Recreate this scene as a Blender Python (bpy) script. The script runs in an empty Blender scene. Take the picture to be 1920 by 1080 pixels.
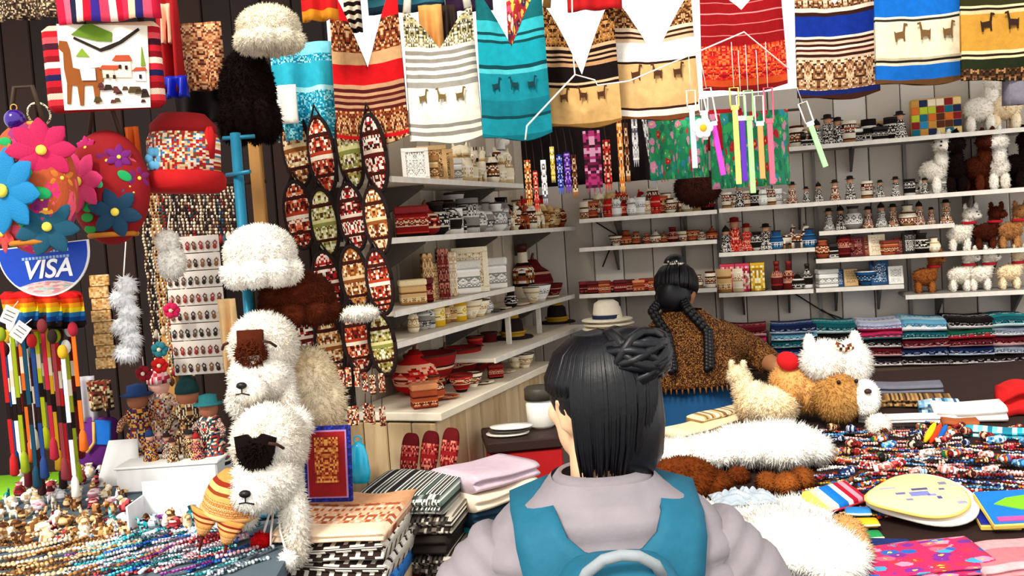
import bpy, math, random
from math import sin, cos, pi, atan, radians, sqrt
from mathutils import Vector, Matrix, Euler
random.seed(7)
S = bpy.context.scene
# ---------------------------------------------------------------- camera, sky, sun, exposure
FPX = 1800.0
CAM = Vector((0, 0, 1.70)); PITCH = atan(104 / FPX); ROLL = radians(3.9)
FW = Vector((0, cos(PITCH), -sin(PITCH))); R0 = Vector((1, 0, 0)); U0 = Vector((0, sin(PITCH), cos(PITCH)))
RT = R0 * cos(ROLL) - U0 * sin(ROLL); UP = U0 * cos(ROLL) + R0 * sin(ROLL)
cd = bpy.data.cameras.new('camera'); cd.sensor_width = 36; cd.lens = FPX / 1920 * 36
cam = bpy.data.objects.new('camera', cd); S.collection.objects.link(cam)
m = Matrix((RT, UP, -FW)).transposed().to_4x4(); m.translation = CAM; cam.matrix_world = m
cd.clip_start = .05; S.camera = cam
w = bpy.data.worlds.new('World'); S.world = w; w.use_nodes = True
bg = w.node_tree.nodes['Background']; bg.inputs[0].default_value = (1.0, .985, .95, 1); bg.inputs[1].default_value = 1.0
sl = bpy.data.lights.new('sun', 'SUN'); sl.energy = 2.6; sl.angle = radians(14); sl.color = (1, .94, .83)
so = bpy.data.objects.new('sun', sl); S.collection.objects.link(so)
so.rotation_euler = (radians(48), 0, radians(-28))
S.view_settings.view_transform = 'Standard'; S.view_settings.look = 'None'
S.view_settings.exposure = 0.6; S.view_settings.gamma = 1; S.view_settings.use_curve_mapping = False

def P(px, py, d): return CAM + (FW + RT * ((px - 960) / FPX) - UP * ((py - 540) / FPX)) * d
def proj(p):
    v = Vector(p) - CAM; d = v.dot(FW)
    return 960 + FPX * v.dot(RT) / d, 540 - FPX * v.dot(UP) / d, d
def sz(px, d): return px * d / FPX

# ---------------------------------------------------------------- materials
def lin(h):
    if not isinstance(h, str): return h
    h = h.lstrip('#'); o = []
    for i in (0, 2, 4):
        c = int(h[i:i+2], 16) / 255; o.append(c / 12.92 if c <= .04045 else ((c + .055) / 1.055) ** 2.4)
    return (*o, 1)
MC = {}
def newmat(key):
    m = bpy.data.materials.new(str(key)[:50]); m.use_nodes = True
    return m, m.node_tree, m.node_tree.nodes['Principled BSDF']
def nd(nt, t, **k):
    n = nt.nodes.new(t)
    for a, v in k.items(): setattr(n, a, v)
    return n
def mth(nt, op, a, b=None, c=None):
    n = nd(nt, 'ShaderNodeMath', operation=op)
    for i, v in enumerate((a, b, c)):
        if v is None: continue
        if isinstance(v, (int, float)): n.inputs[i].default_value = v
        else: nt.links.new(v, n.inputs[i])
    return n.outputs[0]
def mixc(nt, f, a, b, mode='MIX'):
    n = nd(nt, 'ShaderNodeMix', data_type='RGBA', blend_type=mode)
    for i, v in ((0, f), (6, a), (7, b)):
        if isinstance(v, (int, float)): n.inputs[i].default_value = v
        elif isinstance(v, (str, tuple)): n.inputs[i].default_value = lin(v)
        else: nt.links.new(v, n.inputs[i])
    return n.outputs[2]
def ramp(nt, fac, stops, const=True):
    n = nd(nt, 'ShaderNodeValToRGB'); cr = n.color_ramp
    if const: cr.interpolation = 'CONSTANT'
    stops = stops[:32]
    while len(cr.elements) < len(stops): cr.elements.new(.5)
    while len(cr.elements) > len(stops): cr.elements.remove(cr.elements[-1])
    for i, (p, c) in enumerate(stops): cr.elements[i].position = min(1, p + i * 1e-5)
    for i, (p, c) in enumerate(stops): cr.elements[i].color = lin(c)
    nt.links.new(fac, n.inputs[0]); return n.outputs[0]
def bumpit(nt, bs, h, strength=.4, dist=.004):
    b = nd(nt, 'ShaderNodeBump'); b.inputs['Strength'].default_value = strength; b.inputs['Distance'].default_value = dist
    nt.links.new(h, b.inputs['Height']); nt.links.new(b.outputs[0], bs.inputs['Normal'])
def M(c, rough=.8, var=.2, scale=30, bump=.3, metal=0, spec=.3):
    k = ('M', c, rough, var, scale, bump, metal, spec)
    if k in MC: return MC[k]
    m, nt, bs = newmat('plain ' + str(c)); MC[k] = m
    tc = nd(nt, 'ShaderNodeTexCoord'); n = nd(nt, 'ShaderNodeTexNoise'); n.inputs['Scale'].default_value = scale; n.inputs['Detail'].default_value = 4
    nt.links.new(tc.outputs['Object'], n.inputs[0])
    f = mth(nt, 'MULTIPLY_ADD', n.outputs[0], var * 2, 1 - var)
    cn = nd(nt, 'ShaderNodeVectorMath', operation='SCALE'); cn.inputs[0].default_value = lin(c)[:3]; nt.links.new(f, cn.inputs['Scale'])
    nt.links.new(cn.outputs[0], bs.inputs['Base Color'])
    bs.inputs['Roughness'].default_value = rough; bs.inputs['Metallic'].default_value = metal; bs.inputs['Specular IOR Level'].default_value = spec
    if bump: bumpit(nt, bs, n.outputs[0], bump)
    return m
def FUR(c, c2=None):
    k = ('FUR', c, c2)
    if k in MC: return MC[k]
    m, nt, bs = newmat('fur ' + c); MC[k] = m
    tc = nd(nt, 'ShaderNodeTexCoord'); n = nd(nt, 'ShaderNodeTexNoise'); n.inputs['Scale'].default_value = 5; n.inputs['Detail'].default_value = 8; n.inputs['Roughness'].default_value = .7
    nt.links.new(tc.outputs['Object'], n.inputs[0])
    col = ramp(nt, n.outputs[0], [(.35, c2 or c), (.6, c)], False)
    nt.links.new(col, bs.inputs['Base Color']); bs.inputs['Roughness'].default_value = 1; bs.inputs['Specular IOR Level'].default_value = .1
    return m
def coords(nt, mode):
    tc = nd(nt, 'ShaderNodeTexCoord'); s = nd(nt, 'ShaderNodeSeparateXYZ')
    nt.links.new(tc.outputs['UV' if mode == 'UV' else 'Generated'], s.inputs[0])
    return (s.outputs[0], s.outputs[1]) if mode == 'UV' else (s.outputs[0], s.outputs[2])
def mosaic_col(nt, u, v, pal, nx, nz, rep=6, seed=0.0):
    pp = mth(nt, 'PINGPONG', u, .5 / rep) if rep else u
    a = mth(nt, 'FLOOR', mth(nt, 'MULTIPLY', pp, nx)); b = mth(nt, 'FLOOR', mth(nt, 'MULTIPLY', v, nz))
    c = nd(nt, 'ShaderNodeCombineXYZ'); nt.links.new(a, c.inputs[0]); nt.links.new(b, c.inputs[1]); c.inputs[2].default_value = seed
    wn = nd(nt, 'ShaderNodeTexWhiteNoise', noise_dimensions='3D'); nt.links.new(c.outputs[0], wn.inputs[0])
    k = len(pal)
    return ramp(nt, wn.outputs[0], [(i / k, p) for i, p in enumerate(pal)])
def threadbump(nt, bs, u, v, fu, fv, st=.25):
    a = mth(nt, 'SINE', mth(nt, 'MULTIPLY', u, fu)); b = mth(nt, 'SINE', mth(nt, 'MULTIPLY', v, fv))
    bumpit(nt, bs, mth(nt, 'MULTIPLY', a, b), st, .002)
def MOS(pal, nx=40, nz=30, rep=4, mode='GEN', rough=.8, seed=0.0):
    k = ('MOS', tuple(pal), nx, nz, rep, mode, rough, seed)
    if k in MC: return MC[k]
    m, nt, bs = newmat('mosaic'); MC[k] = m
    u, v = coords(nt, mode)
    nt.links.new(mosaic_col(nt, u, v, pal, nx, nz, rep, seed), bs.inputs['Base Color'])
    bs.inputs['Roughness'].default_value = rough; bs.inputs['Specular IOR Level'].default_value = .25
    return m
def WEAVE(bands, pal, nx=40, nz=60, rep=5, mode='UV', seed=0.0, wob=.012):
    """bands from top (v=1) down: (end_fraction_from_top, colour or 'm' for a motif band)"""
    k = ('WV', tuple(bands), tuple(pal), nx, nz, rep, mode, seed)
    if k in MC: return MC[k]
    m, nt, bs = newmat('woven cloth'); MC[k] = m
    u, v = coords(nt, mode)
    tc = nd(nt, 'ShaderNodeTexCoord'); no = nd(nt, 'ShaderNodeTexNoise'); no.inputs['Scale'].default_value = 6; nt.links.new(tc.outputs['Object'], no.inputs[0])
    vt = mth(nt, 'ADD', mth(nt, 'SUBTRACT', 1.0, v), mth(nt, 'MULTIPLY', mth(nt, 'SUBTRACT', no.outputs[0], .5), wob * 2))
    st = []; mk = []; p = 0.0
    for e, c in bands:
        st.append((p, '#806040' if c == 'm' else c)); mk.append((p, '#ffffff' if c == 'm' else '#000000')); p = e
    base = ramp(nt, vt, st); mask = ramp(nt, vt, mk)
    col = mixc(nt, mask, base, mosaic_col(nt, u, v, pal, nx, nz, rep, seed))
    n2 = nd(nt, 'ShaderNodeTexNoise'); n2.inputs['Scale'].default_value = 60; nt.links.new(tc.outputs['Object'], n2.inputs[0])
    sc = nd(nt, 'ShaderNodeVectorMath', operation='SCALE'); nt.links.new(col, sc.inputs[0]); nt.links.new(mth(nt, 'MULTIPLY_ADD', n2.outputs[0], .5, .75), sc.inputs['Scale'])
    nt.links.new(sc.outputs[0], bs.inputs['Base Color'])
    threadbump(nt, bs, u, v, 400, 500)
    bs.inputs['Roughness'].default_value = .9; bs.inputs['Specular IOR Level'].default_value = .15
    return m
def STR(cols, axis='v', mode='GEN', wob=.02):
    """even stripes"""
    k = len(cols); u = None
    key = ('STR', tuple(cols), axis, mode)
    if key in MC: return MC[key]
    m, nt, bs = newmat('striped cloth'); MC[key] = m
    uu, vv = coords(nt, mode); t = vv if axis == 'v' else uu
    nt.links.new(ramp(nt, t, [(i / k, c) for i, c in enumerate(cols)]), bs.inputs['Base Color'])
    threadbump(nt, bs, uu, vv, 300, 300)
    bs.inputs['Roughness'].default_value = .9; bs.inputs['Specular IOR Level'].default_value = .15
    return m
def FLORAL(base, pal, scale=6, mode='Generated', seed=0):
    key = ('FLO', base, tuple(pal), scale, seed)
    if key in MC: return MC[key]
    m, nt, bs = newmat('embroidered flowers'); MC[key] = m
    tc = nd(nt, 'ShaderNodeTexCoord'); mp = nd(nt, 'ShaderNodeMapping'); mp.inputs['Location'].default_value = (seed, seed * .7, seed * .3)
    nt.links.new(tc.outputs[mode], mp.inputs[0])
    v = nd(nt, 'ShaderNodeTexVoronoi'); v.inputs['Scale'].default_value = scale; nt.links.new(mp.outputs[0], v.inputs['Vector'])
    sp = nd(nt, 'ShaderNodeSeparateColor'); nt.links.new(v.outputs['Color'], sp.inputs[0])
    k = len(pal); pc = ramp(nt, sp.outputs[0], [(i / k, c) for i, c in enumerate(pal)])
    d = v.outputs['Distance']
    n = nd(nt, 'ShaderNodeTexNoise'); n.inputs['Scale'].default_value = scale * 5; nt.links.new(mp.outputs[0], n.inputs[0])
    dd = mth(nt, 'ADD', d, mth(nt, 'MULTIPLY', mth(nt, 'SUBTRACT', n.outputs[0], .5), .5))
    c1 = mixc(nt, mth(nt, 'LESS_THAN', dd, .52), base, pc)
    c2 = mixc(nt, mth(nt, 'LESS_THAN', dd, .14), c1, '#ffd23c')
    nt.links.new(c2, bs.inputs['Base Color']); bs.inputs['Roughness'].default_value = .85
    bumpit(nt, bs, n.outputs[0], .4)
    return m
def FRET(a, b, n=7, mode='UV', rows=2):
    key = ('FRET', a, b, n, rows)
    if key in MC: return MC[key]
    m, nt, bs = newmat('fret pattern'); MC[key] = m
    u, v = coords(nt, mode)
    x = mth(nt, 'PINGPONG', mth(nt, 'MULTIPLY', u, n), .5); y = mth(nt, 'FRACT', mth(nt, 'MULTIPLY', v, rows))
    def both(p, q): return mth(nt, 'MULTIPLY', p, q)
    lt = lambda p, q: mth(nt, 'LESS_THAN', p, q); gt = lambda p, q: mth(nt, 'GREATER_THAN', p, q)
    xc = mth(nt, 'SUBTRACT', .5, x)
    k = [both(lt(xc, .09), both(gt(y, .1), lt(y, .72))), both(lt(xc, .3), both(gt(y, .1), lt(y, .26))),
         both(lt(x, .09), both(gt(y, .3), lt(y, .95))), both(lt(x, .3), both(gt(y, .8), lt(y, .95))), lt(y, .05)]
    s = k[0]
    for q in k[1:]: s = mth(nt, 'MAXIMUM', s, q)
    nt.links.new(mixc(nt, s, a, b), bs.inputs['Base Color']); threadbump(nt, bs, u, v, 500, 500); bs.inputs['Roughness'].default_value = .95
    return m
def WOOD(c1, c2, sc=3):
    key = ('WOOD', c1, c2, sc)
    if key in MC: return MC[key]
    m, nt, bs = newmat('wood'); MC[key] = m
    tc = nd(nt, 'ShaderNodeTexCoord'); mp = nd(nt, 'ShaderNodeMapping'); mp.inputs['Scale'].default_value = (8, 8, 1.2); nt.links.new(tc.outputs['Object'], mp.inputs[0])
    n = nd(nt, 'ShaderNodeTexNoise'); n.inputs['Scale'].default_value = sc; n.inputs['Detail'].default_value = 6; nt.links.new(mp.outputs[0], n.inputs[0])
    nt.links.new(ramp(nt, n.outputs[0], [(.3, c1), (.7, c2)], False), bs.inputs['Base Color']); bs.inputs['Roughness'].default_value = .7
    bumpit(nt, bs, n.outputs[0], .2)
    return m
# ---------------------------------------------------------------- mesh helpers
class MB:
    def __init__(s): s.V = []; s.F = []; s.U = {}
    def add(s, vs, fs, uv=None):
        o = len(s.V); s.V += [tuple(v) for v in vs]
        for f in fs: s.F.append(tuple(i + o for i in f))
        if uv:
            for i, t in enumerate(uv): s.U[o + i] = t
        return s
    def box(s, c, d, rot=None, bev=0):
        x, y, z = d[0] / 2, d[1] / 2, d[2] / 2
        b = min(bev, x * .9, y * .9, z * .9)
        if b:
            vs = []
            for zz, q in ((-z, b), (-z + b, 0), (z - b, 0), (z, b)):
                X, Y = x - q, y - q; e = b if not q else b * .6
                vs += [(-X + e, -Y, zz), (X - e, -Y, zz), (X, -Y + e, zz), (X, Y - e, zz), (X - e, Y, zz), (-X + e, Y, zz), (-X, Y - e, zz), (-X, -Y + e, zz)]
            fs = [tuple(range(7, -1, -1)), tuple(range(24, 32))]
            for k in range(3):
                for i in range(8): fs.append((k * 8 + i, k * 8 + (i + 1) % 8, k * 8 + 8 + (i + 1) % 8, k * 8 + 8 + i))
        else:
            vs = [(i * x, j * y, k * z) for k in (-1, 1) for j in (-1, 1) for i in (-1, 1)]
            fs = [(0, 2, 3, 1), (4, 5, 7, 6), (0, 1, 5, 4), (2, 6, 7, 3), (0, 4, 6, 2), (1, 3, 7, 5)]
        R = rot if isinstance(rot, Matrix) else (Euler(rot).to_matrix() if rot else None)
        vs = [(R @ Vector(v) if R else Vector(v)) + Vector(c) for v in vs]
        return s.add(vs, fs)
    def tube(s, path, r, n=8, flat=1.0, cap=True):
        path = [Vector(p) for p in path]; k = len(path); rs = r if isinstance(r, (list, tuple)) else [r] * k
        vs = []; up = None
        for i, p in enumerate(path):
            t = (path[min(i + 1, k - 1)] - path[max(i - 1, 0)]).normalized()
            if up is None: up = Vector((0, 0, 1)) if abs(t.z) < .9 else Vector((0, 1, 0))
            a = t.cross(up).normalized(); b = a.cross(t).normalized(); up = b
            for j in range(n):
                q = 2 * pi * j / n; vs.append(p + a * cos(q) * rs[i] + b * sin(q) * rs[i] * flat)
        fs = [(i * n + j, i * n + (j + 1) % n, i * n + n + (j + 1) % n, i * n + n + j) for i in range(k - 1) for j in range(n)]
        if cap: fs += [tuple(range(n - 1, -1, -1)), tuple(range((k - 1) * n, k * n))]
        return s.add(vs, fs)
    def lathe(s, prof, n=16, c=(0, 0, 0), sx=1, sy=1, cap=True, wob=None):
        vs = []; uv = []; k = len(prof)
        for i, (r, z) in enumerate(prof):
            for j in range(n):
                q = 2 * pi * j / n; f = 1 + (wob(q, i / (k - 1)) if wob else 0)
                vs.append((c[0] + r * f * cos(q) * sx, c[1] + r * f * sin(q) * sy, c[2] + z)); uv.append((j / n, i / (k - 1)))
        fs = [(i * n + j, i * n + (j + 1) % n, i * n + n + (j + 1) % n, i * n + n + j) for i in range(k - 1) for j in range(n)]
        if cap: fs += [tuple(range(n - 1, -1, -1)), tuple(range((k - 1) * n, k * n))]
        return s.add(vs, fs, uv)
    def ell(s, c, r, n=14, k=9, rot=None):
        if not isinstance(r, (tuple, list)): r = (r, r, r)
        R = Euler(rot).to_matrix() if rot else None; vs = []
        for i in range(1, k):
            t = pi * i / k - pi / 2
            for j in range(n):
                q = 2 * pi * j / n; vs.append(Vector((r[0] * cos(t) * cos(q), r[1] * cos(t) * sin(q), r[2] * sin(t))))
        vs += [Vector((0, 0, -r[2])), Vector((0, 0, r[2]))]
        b, t = len(vs) - 2, len(vs) - 1
        fs = [(i * n + j, i * n + (j + 1) % n, i * n + n + (j + 1) % n, i * n + n + j) for i in range(k - 2) for j in range(n)]
        fs += [(b, (j + 1) % n, j) for j in range(n)] + [(t, (k - 2) * n + j, (k - 2) * n + (j + 1) % n) for j in range(n)]
        return s.add([(R @ v if R else v) + Vector(c) for v in vs], fs)
    def grid(s, fn, nu, nv, uvf=None):
        vs = []; uv = []
        for i in range(nv + 1):
            for j in range(nu + 1):
                a, b = j / nu, i / nv; vs.append(fn(a, b)); uv.append(uvf(a, b) if uvf else (a, b))
        w = nu + 1
        return s.add(vs, [(i * w + j, i * w + j + 1, i * w + w + j + 1, i * w + w + j) for i in range(nv) for j in range(nu)], uv)
    def prism(s, pts, t):
        """outline in x,z extruded along y by thickness t, centred"""
        n = len(pts); vs = [(x, -t / 2, z) for x, z in pts] + [(x, t / 2, z) for x, z in pts]
        fs = [tuple(range(n)), tuple(range(2 * n - 1, n - 1, -1))] + [(j, j + n, (j + 1) % n + n, (j + 1) % n) for j in range(n)]
        return s.add(vs, fs)
    def torus(s, c, R, r, n=20, m=6, ax='y', arc=(0, 2 * pi)):
        full = abs(arc[1] - arc[0] - 2 * pi) < 1e-3
        pts = []
        for i in range(n + 1):
            q = arc[0] + (arc[1] - arc[0]) * i / n
            a, b = R * cos(q), R * sin(q)
            pts.append(Vector(c) + Vector({'y': (a, 0, b), 'z': (a, b, 0), 'x': (0, a, b)}[ax]))
        return s.tube(pts, r, m)
    def spikes(s, c, r, n, L, wd, droop=.3, rng=None, rot=None, zmin=-1.0, ymax=2):
        rng = rng or random
        R = Euler(rot).to_matrix() if rot else None
        c = Vector(c)
        for _ in range(n):
            z = rng.uniform(zmin, 1); q = rng.uniform(0, 2 * pi); h = sqrt(max(0, 1 - z * z))
            u = Vector((h * cos(q), h * sin(q), z))
            if u.y > ymax: continue
            p = Vector((u.x * r[0], u.y * r[1], u.z * r[2])); nn = Vector((u.x / r[0], u.y / r[1], u.z / r[2])).normalized()
            if R: p = R @ p; nn = R @ nn
            d = (nn + Vector((rng.gauss(0, .45), rng.gauss(0, .45), rng.gauss(0, .45) - droop))).normalized()
            t = d.cross(Vector((rng.gauss(0, 1), rng.gauss(0, 1), rng.gauss(0, 1)))).normalized() * wd
            b = d.cross(t).normalized() * wd; l = L * rng.uniform(.6, 1.3); p = p + c - nn * L * .2
            s.add([p - t, p + t, p + b * 1.6, p + d * l + Vector((0, 0, -droop * l * .3))], [(0, 1, 3), (1, 2, 3), (2, 0, 3)])
        return s
    def data(s, name, mat=None, smooth=True):
        me = bpy.data.meshes.new(name); me.from_pydata(s.V, [], s.F)
        if s.U:
            ul = me.uv_layers.new(name='UVMap')
            for l in me.loops: ul.data[l.index].uv = s.U.get(l.vertex_index, (0, 0))
        if smooth: me.polygons.foreach_set('use_smooth', [True] * len(me.polygons))
        me.update()
        if mat: me.materials.append(mat)
        return me
    def build(s, name, mat, parent=None, loc=None, rot=None, smooth=True):
        return link(name, s.data(name, mat, smooth), parent, loc, rot)
def link(name, me, parent=None, loc=None, rot=None, scale=None):
    o = bpy.data.objects.new(name, me); S.collection.objects.link(o)
    if parent: o.parent = parent
    if loc is not None: o.location = loc
    if rot: o.rotation_euler = rot
    if scale: o.scale = scale if isinstance(scale, (tuple, list)) else (scale,) * 3
    return o
def inst(name, me, mat, parent=None, loc=None, rot=None, scale=None):
    o = link(name, me, parent, loc, rot, scale)
    if not me.materials: me.materials.append(None)
    o.material_slots[0].link = 'OBJECT'; o.material_slots[0].material = mat
    return o
def tag(o, label, cat, group=None):
    o['label'] = label; o['category'] = cat
    if group: o['group'] = group
    return o
def empty(name, loc=(0, 0, 0), rot=None, label=None, cat=None, group=None):
    o = bpy.data.objects.new(name, None); S.collection.objects.link(o); o.location = loc; o.empty_display_size = .05
    if rot: o.rotation_euler = rot
    if label: tag(o, label, cat, group)
    return o
def struct(o): o['kind'] = 'structure'; return o
ORD = ['first', 'second', 'third', 'fourth', 'fifth', 'sixth', 'seventh', 'eighth', 'ninth', 'tenth', 'eleventh', 'twelfth', 'thirteenth', 'fourteenth', 'fifteenth', 'sixteenth', 'seventeenth', 'eighteenth', 'nineteenth', 'twentieth']
def ordn(i): return ORD[i] if i < 20 else ('twenty-' + ORD[i - 20] if i < 29 else 'thirty-' + ORD[(i - 29) % 20])
# ---------------------------------------------------------------- the setting
struct(MB().box((0, 2.5, -.02), (9, 9, .04)).build('floor', M('#6d655c', .9, .25, 4), smooth=False))
class Wall:
    def __init__(s, O, e, n): s.O = Vector((*O, 0)); s.e = Vector((*e, 0)).normalized(); s.n = Vector((*n, 0)).normalized()
    def pt(s, u, n, z): p = s.O + s.e * u + s.n * n; p.z = z; return p
    def u_at(s, px, n, z):
        a, b = -2.2, 3.0
        while proj(s.pt(a, n, z))[2] < .3: a += .1
        for _ in range(40):
            c = (a + b) / 2
            if proj(s.pt(c, n, z))[0] < px: a = c
            else: b = c
        return (a + b) / 2
    def z_at(s, px, py, n):
        z = 1.5
        for _ in range(12):
            u = s.u_at(px, n, z); x, y, d = proj(s.pt(u, n, z)); z -= (py - y) * d / FPX
        return z
    def rz(s): return math.atan2(s.e.y, s.e.x)
ang1, ang2 = radians(15), radians(22)
CO = ((1000 - 960) / FPX * 4.1, 4.1)
WR = Wall(CO, (cos(ang1), -sin(ang1)), (-sin(ang1), -cos(ang1)))       # back wall, nearer towards the right
WL = Wall(CO, (sin(ang2), cos(ang2)), (cos(ang2), -sin(ang2)))         # left wall, u negative is nearer
def wallobj(W, name, u0, u1, z0, z1, nb, mats, backmat):
    o = struct(MB().box((0, 0, 0), (u1 - u0, .03, z1 - z0)).build(name, backmat, None, W.pt((u0 + u1) / 2, -.035, (z0 + z1) / 2), (0, 0, W.rz()), False))
    wd = (u1 - u0) / nb
    me = MB().box((0, 0, 0), (wd * .975, .014, z1 - z0), bev=.003).data('panel', None, False)
    for i in range(nb):
        inst('panel', me, mats[i % len(mats)], o, (-(u1 - u0) / 2 + wd * (i + .5), -.022 + .003 * (i % 3), 0))
    return o
gw = [M('#c4b9ac', .75, .12, 6), M('#cfc5ba', .75, .12, 5), M('#b9ae a1'.replace(' ', ''), .75, .14, 7), M('#d6cec4', .75, .1, 5)]
wallobj(WR, 'wall_back', -.1, 2.6, 0, 2.19, 22, gw, M('#2a2320', .9))
ww = [M('#b8ab99', .8, .2, 8), M('#a99b87', .8, .2, 7), M('#c0b4a3', .8, .15, 6)]
wallobj(WL, 'wall_left', -1.46, .1, 0, 2.12, 16, ww, M('#241a15', .9))
# dark board screen behind the left hand stall
a, b = P(-160, 540, 2.95), P(640, 540, 2.78)
DW = Wall((a.x, a.y), (b.x - a.x, b.y - a.y), (b.y - a.y, -(b.x - a.x)))
dl = (b - a).length
wallobj(DW, 'wall_screen', 0, dl, 0, 2.5, 15, [M('#1c0c08', .85, .3, 6), M('#241009', .85, .3, 7), M('#160806', .85, .3, 5)], M('#0c0504', .9))

# added canopy, out of view, keeps sky light off the rear shelves
aw = MB().grid(lambda u, v: (-2.4 + 5.2 * u, 1.9 + 2.5 * v, 3.35 + .04 * sin(u * 12) * sin(pi * v)), 24, 8).build('added_shade_canopy', M('#5a4a40', .9)); struct(aw)
aw.modifiers.new('t', 'SOLIDIFY').thickness = .004
# ---------------------------------------------------------------- shelving
SH = {}
def shelf(W, key, x0, x1, py, depth, unit, mat, pxm=None, th=.012, lip=None):
    pxm = pxm or (x0 + x1) / 2
    z = W.z_at(pxm, py, depth); u0, u1 = W.u_at(x0, depth, z), W.u_at(x1, depth, z)
    o = MB().box((0, 0, 0), (u1 - u0, depth, th), bev=.002).build('shelf_board', mat, unit, W.pt((u0 + u1) / 2, depth / 2 - .004, z - th / 2), (0, 0, W.rz()), False)
    f = MB().box((0, 0, 0), (u1 - u0, .006, .016)).build('shelf_edge', lip or M('#e6dfd4', .5), o, (0, -depth / 2, 0), None, False)
    br = MB().prism([(0, 0), (0, -.09), (.012, -.09), (depth * .8, -.008), (depth * .8, 0)], .008).data('bracket', None, False)
    k = max(2, int((u1 - u0) / .45))
    for i in range(k):
        inst('bracket', br, M('#5a5550', .5, metal=.3), o, ((i + .5) / k * (u1 - u0) - (u1 - u0) / 2, depth / 2, -th / 2), (0, 0, -pi / 2))
    SH[key] = (W, z, depth, u0, u1); return SH[key]
ub = empty('shelving_unit', WR.pt(.9, .1, 0), None, 'grey metal wall shelves full of souvenirs along the back wall', 'shelves')
ul = empty('shelving_unit', WL.pt(-.7, .1, 0), None, 'pale wooden wall shelves above the counter on the left wall', 'shelves')
for u in (ub, ul): u.location = (0, 0, 0)
gs, pw = M('#8d8780', .55, .15), M('#d8ccba', .6, .12, 12)
shelf(WR, 'R1', 1478, 2000, 258, .2, ub, gs, 1700)
shelf(WR, 'R2', 1348, 2000, 371, .2, ub, gs, 1650)
shelf(WR, 'R3', 1536, 1790, 427, .15, ub, gs)
shelf(WR, 'R3b', 1348, 1528, 470, .15, ub, gs)
shelf(WR, 'R4', 1530, 2000, 472, .17, ub, gs, 1800)
shelf(WR, 'R5', 1348, 1525, 547, .17, ub, gs)
shelf(WR, 'R5b', 1530, 1695, 538, .15, ub, gs)
shelf(WR, 'R5c', 1698, 2000, 550, .2, ub, gs, 1800)
shelf(WR, 'RA1', 1086, 1344, 403, .2, ub, gs)
shelf(WR, 'RA2', 1086, 1344, 458, .13, ub, gs)
shelf(WR, 'RA3', 1086, 1344, 547, .17, ub, gs)
shelf(WR, 'R6', 1200, 2000, 690, .3, ub, M('#4a382c', .7), 1750, .03, M('#3a2a20', .7))
shelf(WL, 'L1', 735, 1000, 338, .2, ul, pw, 850)
shelf(WL, 'L2', 735, 1090, 438, .2, ul, pw, 880)
shelf(WL, 'L3', 742, 965, 560, .2, ul, pw, 860)
shelf(WL, 'L4', 742, 1078, 607, .22, ul, pw, 880)
shelf(WL, 'LH', 930, 1100, 646, .3, ul, pw, 1000)
# slim white uprights between the left shelves
for px in (955, 1012):
    z0 = SH['LH'][1]; z1 = SH['L4'][1]; u = WL.u_at(px, .2, z0)
    MB().box((0, 0, 0), (.015, .015, z1 - z0 - .012)).build('upright', M('#d9d2c6', .5), ul, WL.pt(u, .2, (z0 + z1 - .012) / 2), (0, 0, WL.rz()), False)
for px in (1347, 1532, 1702):
    u = WR.u_at(px, .01, 1.6)
    MB().box((0, 0, 0), (.012, .01, 1.6)).build('upright', M('#6f6a66', .5, metal=.4), ub, WR.pt(u, .006, 1.2), (0, 0, WR.rz()), False)
# ---------------------------------------------------------------- left counter
def counter():
    dep = .3; z = WL.z_at(930, 727, dep); u0 = WL.u_at(826, dep, z); u1 = WL.u_at(1040, dep, z)
    r = empty('counter', WL.pt((u0 + u1) / 2, dep / 2, 0), (0, 0, WL.rz()), 'pale wooden counter with a plank front below the left wall shelves', 'counter')
    L = u1 - u0
    MB().box((0, 0, z - .012), (L, dep, .024), bev=.003).build('worktop', M('#f0e4cc', .5, .1), r, smooth=False)
    n = 9; me = MB().box((0, 0, 0), (L / n * .96, .016, z - .03), bev=.003).data('plank', None, False)
    wm = [WOOD('#b08f63', '#d9bf95'), WOOD('#a58358', '#cfb388', 4), WOOD('#bd9f74', '#e0c9a2', 2)]
    for i in range(n): inst('plank', me, wm[i % 3], r, (-L / 2 + L / n * (i + .5), -dep / 2 + .03, (z - .03) / 2))
    me = MB().box((0, 0, 0), (.016, dep / 4 * .96, z - .03), bev=.003).data('plank', None, False)
    for i in range(4): inst('plank', me, wm[(i + 1) % 3], r, (-L / 2 + .012, -dep / 2 + .02 + dep / 4 * (i + .5), (z - .03) / 2))
    SH['LC'] = (WL, z, dep, u0, u1)
counter()
# ---------------------------------------------------------------- display tables
def right_table():
    r = empty('display_table', (1.2, 2.4, 0), None, 'dark display table on the right heaped with furs and bracelets', 'table')
    pg = [(.44, 1.75), (2.1, 1.75), (2.1, 3.28), (1.2, 3.24), (.42, 2.8)]; n = 5
    zf = lambda y: .96 + (y - 1.75) / (3.1 - 1.75) * .165
    mb = MB(); vs = [(x - 1.2, y - 2.4, zf(y)) for x, y in pg] + [(x - 1.2, y - 2.4, zf(y) - .03) for x, y in pg]
    mb.add(vs, [tuple(range(n)), tuple(range(2 * n - 1, n - 1, -1))] + [(j + n, (j + 1) % n + n, (j + 1) % n, j) for j in range(n)])
    mb.build('table_top', M('#2a1712', .9), r, smooth=False)
    MB().box((.07, -.64, .46), (1.62, .012, .9)).build('front_cloth', M('#2a1712', .9), r, smooth=False)
    for x, y in ((.49, 1.82), (2.04, 1.82), (2.04, 3.2), (1.22, 3.18), (.46, 2.74)):
        h = zf(y) - .03; MB().box((x - 1.2, y - 2.4, h / 2), (.05, .05, h)).build('leg', WOOD('#3c2417', '#5b3b24'), r, smooth=False)
right_table()
def zr(y): return .96 + (y - 1.75) / (3.1 - 1.75) * .165
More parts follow.
